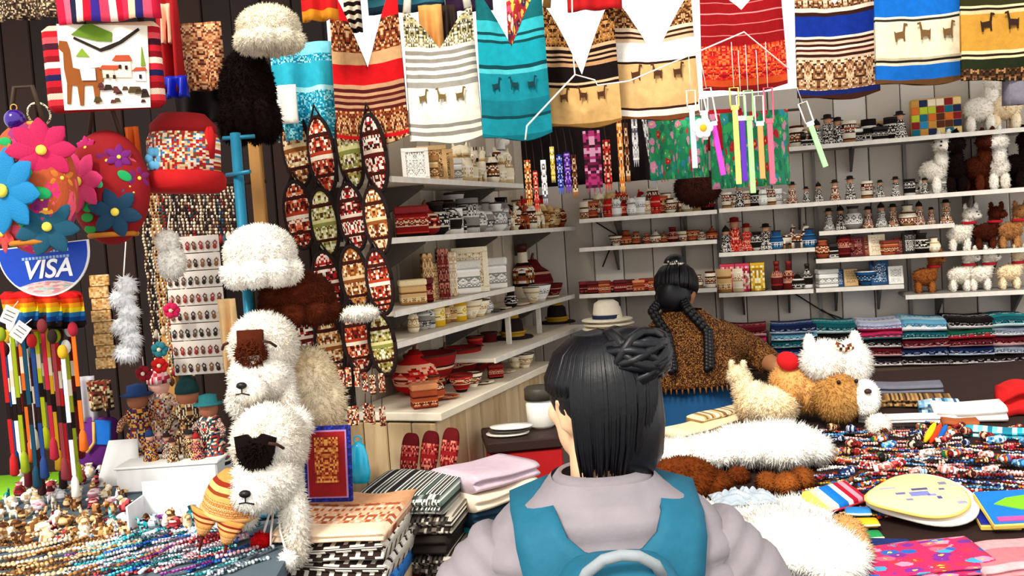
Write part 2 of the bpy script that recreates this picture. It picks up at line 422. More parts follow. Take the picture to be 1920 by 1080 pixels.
def left_table():
    r = empty('display_table', (-.9, 1.95, 0), None, 'grey clothed jewellery table on the left covered with strings and figurines', 'table')
    pg = [(-1.45, 1.45), (-.455, 1.45), (-.455, 2.52), (-.98, 2.52), (-1.26, 2.2), (-1.45, 2.05)]; n = 6
    zf = lambda y: 1.1 + (y - 1.45) * .07; CL = M('#53616b', .9)
    mb = MB(); mb.add([(x + .9, y - 1.95, zf(y)) for x, y in pg] + [(x + .9, y - 1.95, zf(y) - .03) for x, y in pg], [tuple(range(n)), tuple(range(2 * n - 1, n - 1, -1))] + [(j + n, (j + 1) % n + n, (j + 1) % n, j) for j in range(n)])
    mb.build('table_top', CL, r, smooth=False); MB().box((-.05, -.49, .53), (.97, .012, 1.05)).build('front_cloth', CL, r, smooth=False)
    for x, y in ((-1.4, 1.52), (-.52, 1.52), (-.52, 2.46), (-.98, 2.44), (-1.38, 2.0)):
        h = zf(y) - .03; MB().box((x + .9, y - 1.95, h / 2), (.05, .05, h)).build('leg', WOOD('#3c2417', '#5b3b24'), r, smooth=False)
left_table()
def zl(y): return 1.1 + (y - 1.45) * .07
def on_plane(px, py, zf):
    """point of the sloping table top seen at a pixel"""
    d = 2.0
    for _ in range(30):
        p = P(px, py, d); e = p.z - zf(p.y); d += e * 1.6
    return P(px, py, d)
# ---------------------------------------------------------------- people
def remesh(o, vox, it=4):
    m = o.modifiers.new('union', 'REMESH'); m.mode = 'VOXEL'; m.voxel_size = vox; m.use_smooth_shade = True
    m2 = o.modifiers.new('soft', 'SMOOTH'); m2.iterations = it; m2.factor = .5
def head_mb(mb, c, s, yaw, tilt=0):
    """skull, jaw, nose, brow, lips, ears; face looks along +y before yaw"""
    R = Euler((tilt, 0, yaw)).to_matrix()
    def q(x, y, z): return Vector(c) + R @ Vector((x * s, y * s, z * s))
    r = (tilt, 0, yaw)
    mb.ell(q(0, -.008, .02), (.073 * s, .09 * s, .095 * s), 20, 14, r); mb.ell(q(0, .03, -.045), (.055 * s, .058 * s, .066 * s), 16, 10, r)
    mb.ell(q(0, .06, -.09), (.026 * s, .024 * s, .02 * s), rot=r)
    mb.tube([q(0, .082, .02), q(0, .1, -.012), q(0, .098, -.025)], [.007 * s, .013 * s, .011 * s]); mb.ell(q(0, .083, -.058), (.023 * s, .012 * s, .006 * s), rot=r); mb.ell(q(0, .082, -.067), (.02 * s, .012 * s, .006 * s), rot=r)
    for e in (-1, 1):
        mb.ell(q(e * .035, .068, -.02), (.022 * s, .018 * s, .02 * s), rot=r); mb.ell(q(e * .03, .078, .03), (.022 * s, .01 * s, .006 * s), rot=r)
        pts = [q(e * (.074 + .012 * sin(t)), -.014 + .018 * cos(t) * -1, -.012 + .033 * sin(t) * .9) for t in [i / 12 * 2 * pi for i in range(13)]]
        mb.tube(pts, .0055 * s, 6); mb.ell(q(e * .072, -.008, -.012), (.008 * s, .015 * s, .028 * s), rot=r)
    return q
def hand_mb(mb, w, dirv, up, s=1.0):
    d = Vector(dirv).normalized(); u = Vector(up).normalized(); a = d.cross(u).normalized(); w = Vector(w)
    mb.tube([w, w + d * .045 * s, w + d * .085 * s], [.024 * s, .036 * s, .036 * s], 10, .45)
    for i, (o, l) in enumerate(((-.028, .062), (-.01, .072), (.009, .068), (.027, .052))):
        b = w + d * .08 * s + a * o * s
        mb.tube([b, b + d * l * .45 * s - u * .006 * s, b + d * l * .8 * s - u * .018 * s, b + d * l * s - u * .034 * s], [.0095 * s, .009 * s, .0085 * s, .007 * s], 7)
    b = w + d * .03 * s - a * .028 * s
    mb.tube([b, b + d * .025 * s - a * .024 * s, b + d * .055 * s - a * .03 * s - u * .01 * s], [.012 * s, .0105 * s, .0085 * s], 7)
SKIN = M('#e9b993', .6, .06, 15, .05)
HAIR = M('#08080e', .42, .3, 60, .2, spec=.32)  # blue tint in the base colour stands in for sheen on black hair

def shopper():
    H = P(1118, 755, 1.62); fz = H.z
    mb = MB(); Y = radians(30)
    q = head_mb(mb, (0, 0, fz), .98, Y)
    mb.tube([(0, -.01, fz - .05), (0, -.02, fz - .12), (0, -.02, fz - .2)], [.052, .053, .065], 14)
    mb.tube([(0, -.02, fz - .17), (0, -.02, fz - .25), (0, -.02, fz - .4), (0, -.01, fz - .6), (0, -.01, fz - .72)], [.1, .15, .145, .13, .15], 18, .68)
    for e in (-1, 1):
        mb.tube([(e * .1, -.02, fz - .22), (e * .17, -.02, fz - .26), (e * .215, 0, fz - .5), (e * .16, .2, fz - .6)], [.05, .05, .04, .027], 12)
        hand_mb(mb, (e * .155, .2, fz - .6), (-e * .3, 1, -.05), (0, 0, 1), .95)
        mb.tube([(e * .08, 0, fz - .7), (e * .09, .01, fz - 1.05), (e * .09, 0, .09)], [.09, .06, .042], 12)
        mb.tube([(e * .09, -.04, .05), (e * .1, .08, .04), (e * .105, .15, .03)], [.045, .045, .03], 10, .8)
    body = mb.build('person', SKIN, None, (H.x, H.y, 0)); remesh(body, .007, 3)
    tag(body, 'person seen from behind in lilac puffer jacket with dark hair in a bun', 'person')
    # eyes, brows, mouth
    for e in (-1, 1):
        MB().ell(q(e * .031, .076, .008), .012).build('eye', M('#f4efe8', .3, 0), body); MB().ell(q(e * .031, .086, .008), .0055).build('iris', M('#20120c', .2, 0), body)
        MB().tube([q(e * .012, .09, .03), q(e * .03, .09, .036), q(e * .05, .078, .032)], .003).build('eyebrow', HAIR, body)
    MB().ell(q(0, .094, -.062), (.019, .005, .0045), rot=(0, 0, Y)).build('lips', M('#b5605a', .5), body)
    # hair: cap over the back of the skull, straight strands to the collar, twisted bun on the crown
    rng = random.Random(3); hb = MB()
    hb.ell(q(.0, -.02, .035), (.088, .098, .09), 24, 14, (0, 0, Y))
    hb.tube([q(.016, -.03, .04), q(.02, -.038, -.04), q(.022, -.036, -.085), q(.022, -.034, -.12)], [.08, .076, .07, .05], 18, .9)
    for i in range(260):
        a = rng.uniform(-.55, pi + .6); b = rng.uniform(.2, 1)
        cx, cy = cos(a), -sin(a)
        pts = []; L = rng.uniform(.12, .155) if sin(a) > .25 and a < pi - .35 else (rng.uniform(.1, .14) if a < pi * .5 else rng.uniform(.0, .02))
        for t in range(7):
            f = t / 6
            if f < .55:
                th = pi / 2 * (1 - f / .55) + .02; pts.append(q(cx * .092 * cos(th), -.018 + cy * .1 * cos(th), .035 + .093 * sin(th)))
            else:
                g = (f - .55) / .45; pts.append(q(cx * (.092 - .02 * g * g), -.018 + cy * (.1 - .035 * g * g), .035 - L * g))
        hb.tube(pts, [.002, .0035, .004, .004, .004, .0035, .0015], 5)
    hair = hb.build('hair', HAIR, body)
    bb = MB(); bc = q(.03, -.075, .085)
    bb.ell(bc, (.056, .05, .048))
    for k in range(14):
        t0 = rng.uniform(0, 6.28); tilt = rng.uniform(-.7, .7); R = Euler((tilt, rng.uniform(-.6, .6), t0)).to_matrix()
        bb.tube([bc + R @ Vector((cos(t) * .056, sin(t) * .052, .014 * sin(2 * t))) for t in [j / 14 * 5.5 for j in range(15)]], [.004] + [.0085] * 13 + [.003], 6)
    bb.build('hair_bun', HAIR, hair)
    # jacket
    JM = M('#8b8389', .6, .15, 25, .6, spec=.25); jb = MB()
    lev = [(-.115, .085, .085), (-.14, .11, .092), (-.165, .15, .1), (-.195, .185, .108), (-.235, .203, .116), (-.3, .21, .122), (-.4, .212, .126), (-.55, .2, .13), (-.7, .205, .135), (-.8, .215, .14)]
    prof = []
    for i in range(70):
        z = -.115 - (.685) * i / 69
        for (z0, a0, b0), (z1, a1, b1) in zip(lev, lev[1:]):
            if z <= z0 + 1e-6 and z >= z1 - 1e-6:
                f = (z0 - z) / (z0 - z1); break
        quil = .012 * abs(sin((z + .2) / .055 * pi)) ** .6 if z < -.16 else 0
        prof.append((z, a0 + (a1 - a0) * f + quil, b0 + (b1 - b0) * f + quil))
    n = 40; vs = []
    for z, a, b in prof:
        for j in range(n):
            t = 2 * pi * j / n; ct, st = cos(t), sin(t); e = .75
            vs.append((a * math.copysign(abs(ct) ** e, ct), -.02 + b * math.copysign(abs(st) ** e, st), fz + z))
    jb.add(vs, [(i * n + j, i * n + (j + 1) % n, i * n + n + (j + 1) % n, i * n + n + j) for i in range(69) for j in range(n)])
    jk = jb.build('jacket', JM, body)
    for e in (-1, 1):
        A = [Vector((e * .15, -.02, fz - .235)), Vector((e * .235, -.015, fz - .33)), Vector((e * .262, 0, fz - .52)), Vector((e * .16, .2, fz - .6))]
        pts = []; rs = []
        for i in range(40):
            t = i / 39 * 3; k = min(2, int(t)); f = t - k; pts.append(A[k].lerp(A[k + 1], f)); rs.append((.075, .076, .066, .045)[k] * (1 - f) + (.075, .076, .066, .045)[k + 1] * f + .008 * abs(sin(i / 39 * 9 * pi)))
        MB().tube(pts, rs, 18).build('sleeve', JM, jk)
    cb = MB()
    for (z0, r0, z1, r1, z2, r2) in ((-.105, .07, -.13, .088, -.155, .084), (-.145, .086, -.165, .1, -.185, .1)):
        cb.lathe([(r0 * .92, z0 - .004), (r0, z0), (r1, z1), (r2, z2)], 32, (0, -.022, fz), 1.05, .95, False, lambda a, v: .015 * sin(a * 9) * v)
    cb.build('collar', JM, jk)
    zt = fz - .79
    MB().lathe([(.2, zt), (.19, zt - .3), (.13, zt - .32)], 24, (0, 0, 0), 1, .68).build('trousers', M('#23262e', .9), body)
    for e in (-1, 1):
        MB().tube([(e * .085, 0, zt - .1), (e * .09, .01, zt - .4), (e * .09, 0, .1)], [.1, .078, .065], 14).build('trouser_leg', M('#23262e', .9), body)
        MB().tube([(e * .09, -.05, .055), (e * .1, .08, .05), (e * .105, .17, .04)], [.055, .055, .035], 12, .85).build('shoe', M('#e8e4de', .6), body)
    # backpack
    TM = M('#15607a', .7, .18, 40, .4); root = empty('backpack', (H.x, H.y - .14, fz - .6 + .055), None, 'teal backpack with a grey top handle worn over the lilac jacket', 'backpack')
    oz = .545
    def yb(x, z):   # back surface of the jacket in person coords -> local y of the backpack
        for (z0, a0, b0), (z1, a1, b1) in zip(lev, lev[1:]):
            if z <= z0 and z >= z1:
                f = (z0 - z) / (z0 - z1); a = a0 + (a1 - a0) * f + .012; b = b0 + (b1 - b0) * f + .012
                k = min(1, abs(x) / a) ** (1 / .75); return -.02 - b * max(0, 1 - k * k) ** .5 * .96 - .004 + .14
        return .1
    def sup(v, r, e):
        return r * math.copysign(abs(v) ** e, v)
    bm = MB(); nu, nv = 28, 16
    def bag(u, v):
        t, f = 2 * pi * u, pi * (v - .5)
        return (sup(cos(t), 1, .5) * .108 * abs(cos(f)) ** .5, sup(sin(t), 1, .6) * .075 * abs(cos(f)) ** .5 - .06, sup(sin(f), 1, .55) * .22 + .13)
    bm.grid(bag, nu, nv); bm.build('main_pack', TM, root)
    bm = MB(); bm.grid(lambda u, v: (sup(cos(2 * pi * u), 1, .5) * .088 * abs(cos(pi * (v - .5))) ** .5, sup(sin(2 * pi * u), 1, .6) * .035 * abs(cos(pi * (v - .5))) ** .5 - .135, sup(sin(pi * (v - .5)), 1, .5) * .13 + .07), 24, 12)
    bm.build('front_pocket', M('#1f6c84', .7, .18, 40, .4), root)
    for e in (-1, 1):
        ou = [(.15, -.172), (.147, -.2), (.138, -.25), (.126, -.3), (.112, -.4)]; inn = [(.082, -.15), (.07, -.18), (.045, -.202), (.012, -.212), (.0, -.36)]
        sb = MB(); rows = []
        pts_t = [(.13, .06, -.235), (.125, .02, -.205)]
        vs = []
        for (x0, z0), (x1, z1) in zip(ou, inn):
            for k in range(5):
                x = x0 + (x1 - x0) * k / 4; z = z0 + (z1 - z0) * k / 4; vs.append((e * x, yb(x, z) - .016, z + oz))
        top = []
        for yy, dz in ((.1, .0), (.15, .02), (.2, -.03), (.235, -.12)):
            for k in range(5): x = .155 - .067 * k / 4; top.append((e * x, yy, oz - .16 + .02 - (x - .088) * .35 + dz - .005))
        vs = top[::-1][0:0] + [top[15 + k] for k in range(5)] + [top[10 + k] for k in range(5)] + [top[5 + k] for k in range(5)] + [top[k] for k in range(5)] + vs
        sb.add(vs, [(i * 5 + j, i * 5 + j + 1, i * 5 + j + 6, i * 5 + j + 5) for i in range(8) for j in range(4)])
        o = sb.build('shoulder_strap', TM, root); md = o.modifiers.new('thick', 'SOLIDIFY'); md.thickness = .012; md.offset = 0
    hx = [(-.058, -.1, .325), (-.05, -.115, .347), (-.025, -.125, .368), (0, -.128, .374), (.025, -.125, .37), (.05, -.115, .352), (.06, -.1, .33)]
    MB().tube(hx, .0085, 10, 1).build('handle', M('#8f979c', .6, .2, 40), root)
    MB().tube([(-.09, -.15, .17), (0, -.176, .18), (.09, -.15, .17)], .003, 6).build('zip', M('#123f4c', .5), root)
    MB().box((0, -.155, -.02), (.05, .006, .02)).build('patch', M('#174d5c', .6), root)
shopper()

def vendor():
    H = P(1270, 548, 3.38); fz = H.z; s = .84
    mb = MB(); q = head_mb(mb, (0, 0, fz), s, radians(-25), radians(-18))
    mb.tube([(0, -.01, fz - .05), (0, -.03, fz - .14)], [.05, .055], 12)
    mb.tube([(0, -.03, fz - .12), (0.01, -.03, fz - .2), (.02, -.02, fz - .4), (.03, 0, fz - .6)], [.07, .135, .13, .15], 16, .7)
    for (x1, y1, z1, x2, y2, z2) in ((.27, .02, fz - .24, .3, -.16, fz - .27), (-.19, .0, fz - .38, -.12, .16, fz - .45)):
        e = 1 if x1 > 0 else -1
        mb.tube([(e * .1, -.02, fz - .14), (x1 * .7, y1, z1 + .06), (x1, y1, z1), (x2, y2, z2)], [.05, .045, .04, .026], 12)
        hand_mb(mb, (x2, y2, z2), (x2 - x1, y2 - y1, z2 - z1), (0, 0, 1), .9)
    for e in (-1, 1):
        mb.tube([(e * .08, 0, fz - .55), (e * .09, 0, .5), (e * .09, 0, .09)], [.09, .06, .04], 12)
        mb.tube([(e * .09, -.03, .05), (e * .1, .12, .035)], [.045, .035], 10, .8)
    body = mb.build('person', M('#a8714c', .6, .06, 15, .05), None, (H.x, H.y, 0)); remesh(body, .008, 3)
    tag(body, 'person in brown mottled woollen poncho and blue skirt tidying the goods', 'person')
    hb = MB(); hb.ell(q(0, -.018, .03), (.087 * s, .1 * s, .088 * s), 20, 12, (radians(-18), 0, radians(-25))); hb.ell(q(0, -.06, -.03), (.075 * s, .06 * s, .08 * s))
    rng = random.Random(5)
    for i in range(120):
        a = rng.uniform(-.3, pi + .3); cx, cy = cos(a), -sin(a)
        hb.tube([q(cx * .09 * cos(t), -.018 + cy * .104 * cos(t), .03 + .092 * sin(t)) for t in (1.5, 1.1, .7, .3, -.1, -.4)], [.002, .004, .004, .004, .004, .002], 5)
    hair = hb.build('hair', HAIR, body)
    for e in (-1, 1):
        pts = [q(e * .04, -.07, -.04), q(e * .075, -.1, -.1), Vector((e * .07, -.15, fz - .13)), Vector((e * .065, -.168, fz - .19)), Vector((e * .06, -.175, fz - .25))]
        pl = MB(); 
        for k in range(44):
            t = k / 43 * 3.999; i = int(t); p = pts[i].lerp(pts[i + 1], t - i); pl.ell(p + Vector(((-1) ** k * .006, 0, 0)), (.0125, .012, .015), 8, 6)
        pl.build('braid', HAIR, hair)
    bb = MB(); bb.ell(q(0, -.05, .11), (.04, .04, .035)); bb.build('hair_bun', HAIR, hair)
    sc = MB()
    for k in range(16):
        t = k / 16 * 2 * pi; sc.ell(q(.036 * cos(t), -.05 + .036 * sin(t), .098 + .006 * (k % 2)), .012, 7, 5)
    sc.build('scrunchie', MOS(['#f4efe6', '#3a2c24', '#c9bdae', '#191210'], 30, 12, 3), hair)
    for e in (-1, 1): MB().ell(q(e * .031, .076, .008), .011).build('eye', M('#f4efe8', .3, 0), body)
    MB().ell(q(0, .09, -.062), (.019, .006, .0045)).build('lips', M('#8a4038', .5), body)
    pal = ['#5e3516', '#2a1208', '#8a5a28', '#43210d', '#150704', '#52290f', '#a8743a']
    PM = MOS(pal, 160, 90, 0, 'GEN', .95)
    lev = [(-.06, .07, .07), (-.1, .112, .1), (-.13, .15, .112), (-.165, .172, .12), (-.2, .175, .122), (-.25, .18, .126), (-.3, .19, .13), (-.318, .19, .13), (-.32, .17, .11)]
    pm = MB(); n = 36
    vs = [((.01 + .12 * (-.085 - z) * .5) + a * cos(t) * (1 + .04 * sin(7 * t + z * 20)), -.03 + b * sin(t) * (1 + .05 * sin(9 * t)), fz + z) for z, a, b in lev for t in [2 * pi * j / n for j in range(n)]]
    pm.add(vs, [(i * n + j, i * n + (j + 1) % n, i * n + n + (j + 1) % n, i * n + n + j) for i in range(len(lev) - 1) for j in range(n)])
    po = pm.build('poncho', PM, body)
    MB().tube([(.12, -.03, fz - .16), (.2, 0, fz - .2), (.265, .015, fz - .235), (.285, -.09, fz - .255)], [.065, .062, .056, .045], 16).build('sleeve', PM, po)
    MB().tube([(-.1, -.03, fz - .16), (-.155, 0, fz - .25), (-.19, 0, fz - .38), (-.14, .12, fz - .44)], [.06, .06, .055, .045], 16).build('sleeve', PM, po)
    fr = MB()
    for j in range(60):
        t = 2 * pi * j / 60; x, y = .03 + .19 * cos(t), -.03 + .13 * sin(t); fr.tube([(x, y, fz - .315), (x * 1.01, y * 1.02, fz - .335)], [.004, .002], 5)
    fr.build('fringe', M('#7a4a20', .9), po)
    MB().lathe([(.15, fz - .29), (.175, fz - .5), (.2, fz - .75), (.22, fz - 1.0), (.2, fz - 1.01)], 28, (.03, 0, 0), 1, .78, True, lambda a, v: .05 * sin(a * 11) * v).build('skirt', M('#0a4470', .85, .2, 20), body)
    for e in (-1, 1): MB().tube([(e * .09, -.05, .05), (e * .1, .14, .04)], [.05, .038], 12, .8).build('shoe', M('#1c1512', .6), body)
vendor()
# ---------------------------------------------------------------- hanging bags along the top
def bagmesh(w, h, notch=.35, th=.03, sag=.03, hook=.0, nu=20, nv=26):
    mb = MB()
    def top(u): return h * (1 - notch * (1 - abs(2 * u - 1)) ** 1.25)
    def bot(u): return -sag * h * (1 - (2 * u - 1) ** 2) + .012 * h * sin(u * 7)
    for sgn in (-1, 1):
        def fn(u, v, sgn=sgn):
            t = top(u); b = bot(u); z = b + (t - b) * v
            return ((u - .5) * w * (1 - .06 * v), sgn * (th * (sin(pi * u) ** .6) * (1 - v) ** .35 * (.25 + .75 * min(1, v * 4)) * .9 + .002 + .004 * sin(u * 19 + v * 5)), z)
        mb.grid(fn, nu, nv, lambda u, v: (u, max(0, min(1, (bot(u) + (top(u) - bot(u)) * v + sag * h * (1 - (2 * u - 1) ** 2)) / h))))
    return mb
BAGS = [
 (632, 768, -30, 268, 2.5, .55, [(.22, '#d8141c'), (.42, 'm'), (.5, '#c99a6c'), (.63, '#c20d14'), (.66, '#b98a66'), (.68, '#4a1210'), (.7, '#b98a66'), (.72, '#54160f'), (.74, '#a87a5a'), (.76, '#4a1210'), (.78, '#b98a66'), (.8, '#54160f'), (.95, 'm'), (.975, '#c4121a'), (1, 'm')], ['#7a3518', '#c08d55', '#3d1209', '#d9b184', '#9a4a22', '#5c1f10'], 'red and brown striped woven tote bag with a plain red band'),
 (768, 906, 15, 268, 2.5, .32, [(.28, 'm'), (.31, '#e8e0cf'), (.34, '#8d877c'), (.37, '#e8e0cf'), (.4, '#8d877c'), (.43, '#efe7d6'), (.46, '#8d877c'), (.49, '#e8e0cf'), (.52, '#8d877c'), (.55, '#e8e0cf'), (.59, '#9a948a'), (.86, '#efe8d6'), (.89, '#8d877c'), (.92, '#efe8d6'), (.95, '#8d877c'), (1, '#efe8d6')], ['#b0a274', '#efe8d6', '#3a3527', '#cfc296', '#7c7250'], 'cream and grey striped woven tote bag'),
 (905, 1036, -20, 262, 2.45, .4, [(.2, '#0f5f63'), (.28, '#2fa9b3'), (.3, '#0b3f45'), (.33, '#2fa9b3'), (.35, '#0b3f45'), (.5, '#1092a0'), (.53, '#083c44'), (.56, '#46b0b8'), (.74, '#107c8a'), (.84, '#0d6d7a'), (.86, '#083c44'), (.97, '#12808e'), (1, '#0c6672')], ['#0d5c66', '#1c9aa8'], 'plain turquoise woven tote bag'),
 (1028, 1166, 5, 240, 2.55, .6, [(.34, 'm'), (.37, '#c9a27a'), (.4, '#1d0a06'), (.42, '#c9a27a'), (.44, '#1d0a06'), (.46, '#c9a27a'), (.48, '#1d0a06'), (.51, '#b98a60'), (.64, '#120605'), (.66, '#d9b68c'), (.68, '#1d0a06'), (.97, '#d2a668'), (1, '#8d6432')], ['#8b5a2a', '#4a2610', '#c08a4e', '#2b1208', '#a06c36'], 'brown and black woven tote bag with a tan lower panel'),
 (1158, 1312, -5, 226, 2.6, .52, [(.24, 'm'), (.27, '#e9d0b0'), (.29, '#3a1a10'), (.31, '#d8b490'), (.33, '#3a1a10'), (.36, '#d8b490'), (.52, '#f4efe6'), (.54, '#2a120a'), (.9, '#d8ae74'), (.92, '#3a1a10'), (.97, '#f0e8dc'), (1, '#7a4424')], ['#9a6a3a', '#5a2f16', '#d0a06a', '#3a1a0e'], 'white banded woven tote bag with llama motifs on tan'),
 (1318, 1476, -40, 172, 2.6, .3, [(.2, '#8a0a10'), (.21, '#d87878'), (.3, '#900b12'), (.31, '#e88a8a'), (.4, '#900b12'), (.41, '#d87878'), (.5, '#8a0a10'), (.51, '#d87878'), (.6, '#8a0a10'), (.9, 'm'), (.96, '#c2461c'), (1, '#7a1010')], ['#b3161c', '#d8401c', '#8a0c10', '#e0703a', '#c41a20'], 'red woven tote bag with thin pink lines and orange base'),
 (1497, 1648, -60, 186, 2.6, .3, [(.3, 'm'), (.33, '#e6d3bd'), (.36, '#32130c'), (.52, '#0d2a86'), (.54, '#e6d3bd'), (.56, '#32130c'), (.58, '#d8b49c'), (.6, '#32130c'), (.62, '#e6d3bd'), (.64, '#4a1512'), (.66, '#d8b49c'), (.68, '#32130c'), (.7, '#d8b49c'), (.93, 'm'), (.97, '#121f5c'), (1, '#3a1a10')], ['#a3764e', '#6d4426', '#c9a27c', '#3a1d12', '#8a5c38', '#ddc3a3'], 'brown patterned tote bag with a dark blue band'),
 (1643, 1818, -70, 160, 2.5, .3, [(.44, '#0d62b8'), (.46, '#d8d0b8'), (.48, '#2a2418'), (.5, '#d8d0b8'), (.78, '#e0d3b4'), (.8, '#b0a586'), (.82, '#1d1712'), (.84, '#cfc4a8'), (.96, '#0f5fb2'), (1, '#5a3a1c')], ['#8a6a3a', '#e0d3b4'], 'bright blue and cream tote bag with woven figures'),
 (1806, 1985, -80, 152, 2.45, .3, [(.38, '#2c2a0f'), (.4, '#d9c79a'), (.42, '#231508'), (.45, '#c9b488'), (.75, '#b98632'), (.78, '#d9c79a'), (.8, '#231508'), (.82, '#d9c79a'), (.9, '#1d2410'), (1, 'm')], ['#3a2412', '#6d4426', '#1c120a', '#a3764e'], 'olive and gold tote bag at the right end of the line'),
]
ropez = None
for i, (x0, x1, y0, y1, d, notch, bands, pal, lab) in enumerate(BAGS):
    c = P((x0 + x1) / 2, y1 - 8, d); w = sz(x1 - x0, d); h = sz(y1 - y0 - 8, d)
    r = empty('tote_bag', c, (0, 0, random.uniform(-.12, .05)), lab + ' in the top row', 'bag', 'woven bags in the top row')
    m = WEAVE(bands, pal, 50, 70, 4, 'UV', i * 1.7)
    bagmesh(w, h, notch).build('bag_body', m, r)
    for s in (-1, 1):   # carrying handles up to the rail
        MB().tube([(s * w * .42, 0, h * .97), (s * w * .38, 0, h * 1.12), (s * w * .1, .0, h * 1.3)], [.011, .01, .008], 8, .35).build('handle', m, r)
    # woven figures on the plain lower panel
    if i in (1, 2, 3, 4, 7, 8):
        dk = {1: '#6d5a30', 2: '#06323a', 3: '#4a2410', 4: '#4a2a14', 7: '#6a4a28', 8: '#2a1608'}[i]
        zz = {1: .27, 2: .3, 3: .18, 4: .3, 7: .33, 8: .38}[i]
        for (x, k) in ((-.27, 1), (.0, -1), (.26, 1)):
            pts = [(-.05, 0), (-.035, 0), (-.03, .04), (.03, .04), (.035, 0), (.05, 0), (.048, .09), (.06, .17), (.085, .17), (.08, .19), (.045, .2), (.03, .11), (-.045, .1), (-.06, .12), (-.055, .06)]
            fm = MB(); k2 = w * .95
            fm.prism([((x + k * a) * k2, zz * h + b * k2) for a, b in (pts if k > 0 else pts[::-1])], .002)
            for q, (X, Y, Z) in enumerate(fm.V):
                u = X / w + .5; fm.V[q] = (X, Y - (.03 * (sin(pi * min(1, max(0, u))) ** .6) * (1 - Z / h) ** .35 * .9 + .006), Z)
            fm.build('woven_figure', M(dk, .95), r, smooth=False)
# rail and cords
a, b = P(560, -60, 2.55), P(2050, -150, 2.55)
tag(MB().tube([a, b], .012, 8).build('hanging_rail', M('#8a8078', .5, metal=.5)), 'metal rail above the picture edge carrying the tote bags', 'rail')
def cord(pts, r, mat, lab):
    o = MB().tube([Vector(p) - Vector(pts[0]) for p in pts], r, 6).build('cord', mat, None, pts[0]); return tag(o, lab, 'cord')
WH = M('#efe9dd', .8)
cord([P(985, 262, 2.38), P(988, 236, 2.38), P(1078, 140, 2.42), P(1115, 150, 2.45), P(1120, 160, 2.45), P(1180, 152, 2.45), P(1395, 60, 2.48), P(1480, 130, 2.48)], .0022, WH, 'thin white cord strung across the front of the hanging bags')
cord([P(1078, 140, 2.42), P(1074, 95, 2.44), P(1072, -40, 2.46)], .002, WH, 'short white string rising beside the brown and black bag')
# cloths whose lower hems hang into the top edge
def hang(name, x0, x1, y0, y1, d, mat, lab, cat='cloth', wav=.012, n=3, th=.006, fold=2, rot=0, group=None):
    w = sz(x1 - x0, d); h = sz(y1 - y0, d); c = P((x0 + x1) / 2, y1, d)
    mb = MB(); mb.grid(lambda u, v: ((u - .5) * w, wav * sin(u * pi * 2 * fold + 1) * (1.2 - v), v * h), 16, 8)
    o = mb.build(name, mat, None, c, (0, 0, rot)); md = o.modifiers.new('thick', 'SOLIDIFY'); md.thickness = th
    return tag(o, lab, cat, group)
hang('hanging_cloth', 1066, 1168, -60, 18, 2.5, M('#b80f14', .9), 'scarlet cloth hem hanging above the brown and black bag')
hang('hanging_cloth', 690, 835, -60, 22, 2.62, STR(['#132c3a', '#2f6a78', '#1a0d12', '#c97a52', '#14303f', '#1d4f5e']), 'dark teal striped cloth hem hanging above the grey striped bag')
hang('hanging_cloth', 836, 925, -60, 20, 2.62, M('#2c1030', .9), 'dark purple cloth hem hanging above the grey striped bag')
hang('hanging_cloth', 566, 634, -60, 38, 2.35, STR(['#d88a20', '#c41a1c', '#b81416', '#e0a030', '#8a1612']), 'orange and red bag corner hanging left of the red striped bag')
hang('hanging_cloth', 648, 680, -20, 60, 2.6, STR(['#1a0d0a', '#e6d6bd'] * 5), 'dark striped strap cloth behind the red striped bag')
hang('hanging_cloth', 955, 1012, 0, 88, 2.56, FLORAL('#b01a20', ['#e8c94a', '#e05070', '#f4efe6', '#3a1a40'], 5), 'red patterned scarf showing through the mouth of the turquoise bag')
hang('hanging_cloth', 790, 834, 10, 100, 2.6, M('#e6a45a', .85), 'peach cloth panel showing through the mouth of the grey striped bag')
hang('hanging_cloth', 834, 862, 10, 96, 2.62, M('#2a1a14', .85), 'dark brown cloth panel beside the peach cloth panel')
hang('turquoise_shawl', 518, 634, 82, 262, 2.6, WEAVE([(.12, '#7fd6e6'), (.2, 'm'), (.45, '#2fb0c8'), (.5, '#b8eef2'), (1, 'm')], ['#2fb0c8', '#7fdcea', '#148aa8', '#b8eef2', '#1d9cc0', '#0d6a88'], 50, 60, 0), 'turquoise patterned shawl hanging beside the red striped bag', 'shawl', .03, fold=2)
hang('folded_paper_bag', 512, 560, 160, 232, 2.55, M('#efeae2', .8), 'white squared paper sheet below the turquoise shawl', 'paper', .004)
hang('dark_cloth', 982, 1225, 185, 345, 3.05, M('#120809', .95), 'black cloth hung as a backdrop behind the woven belts', 'cloth', .02, fold=5)
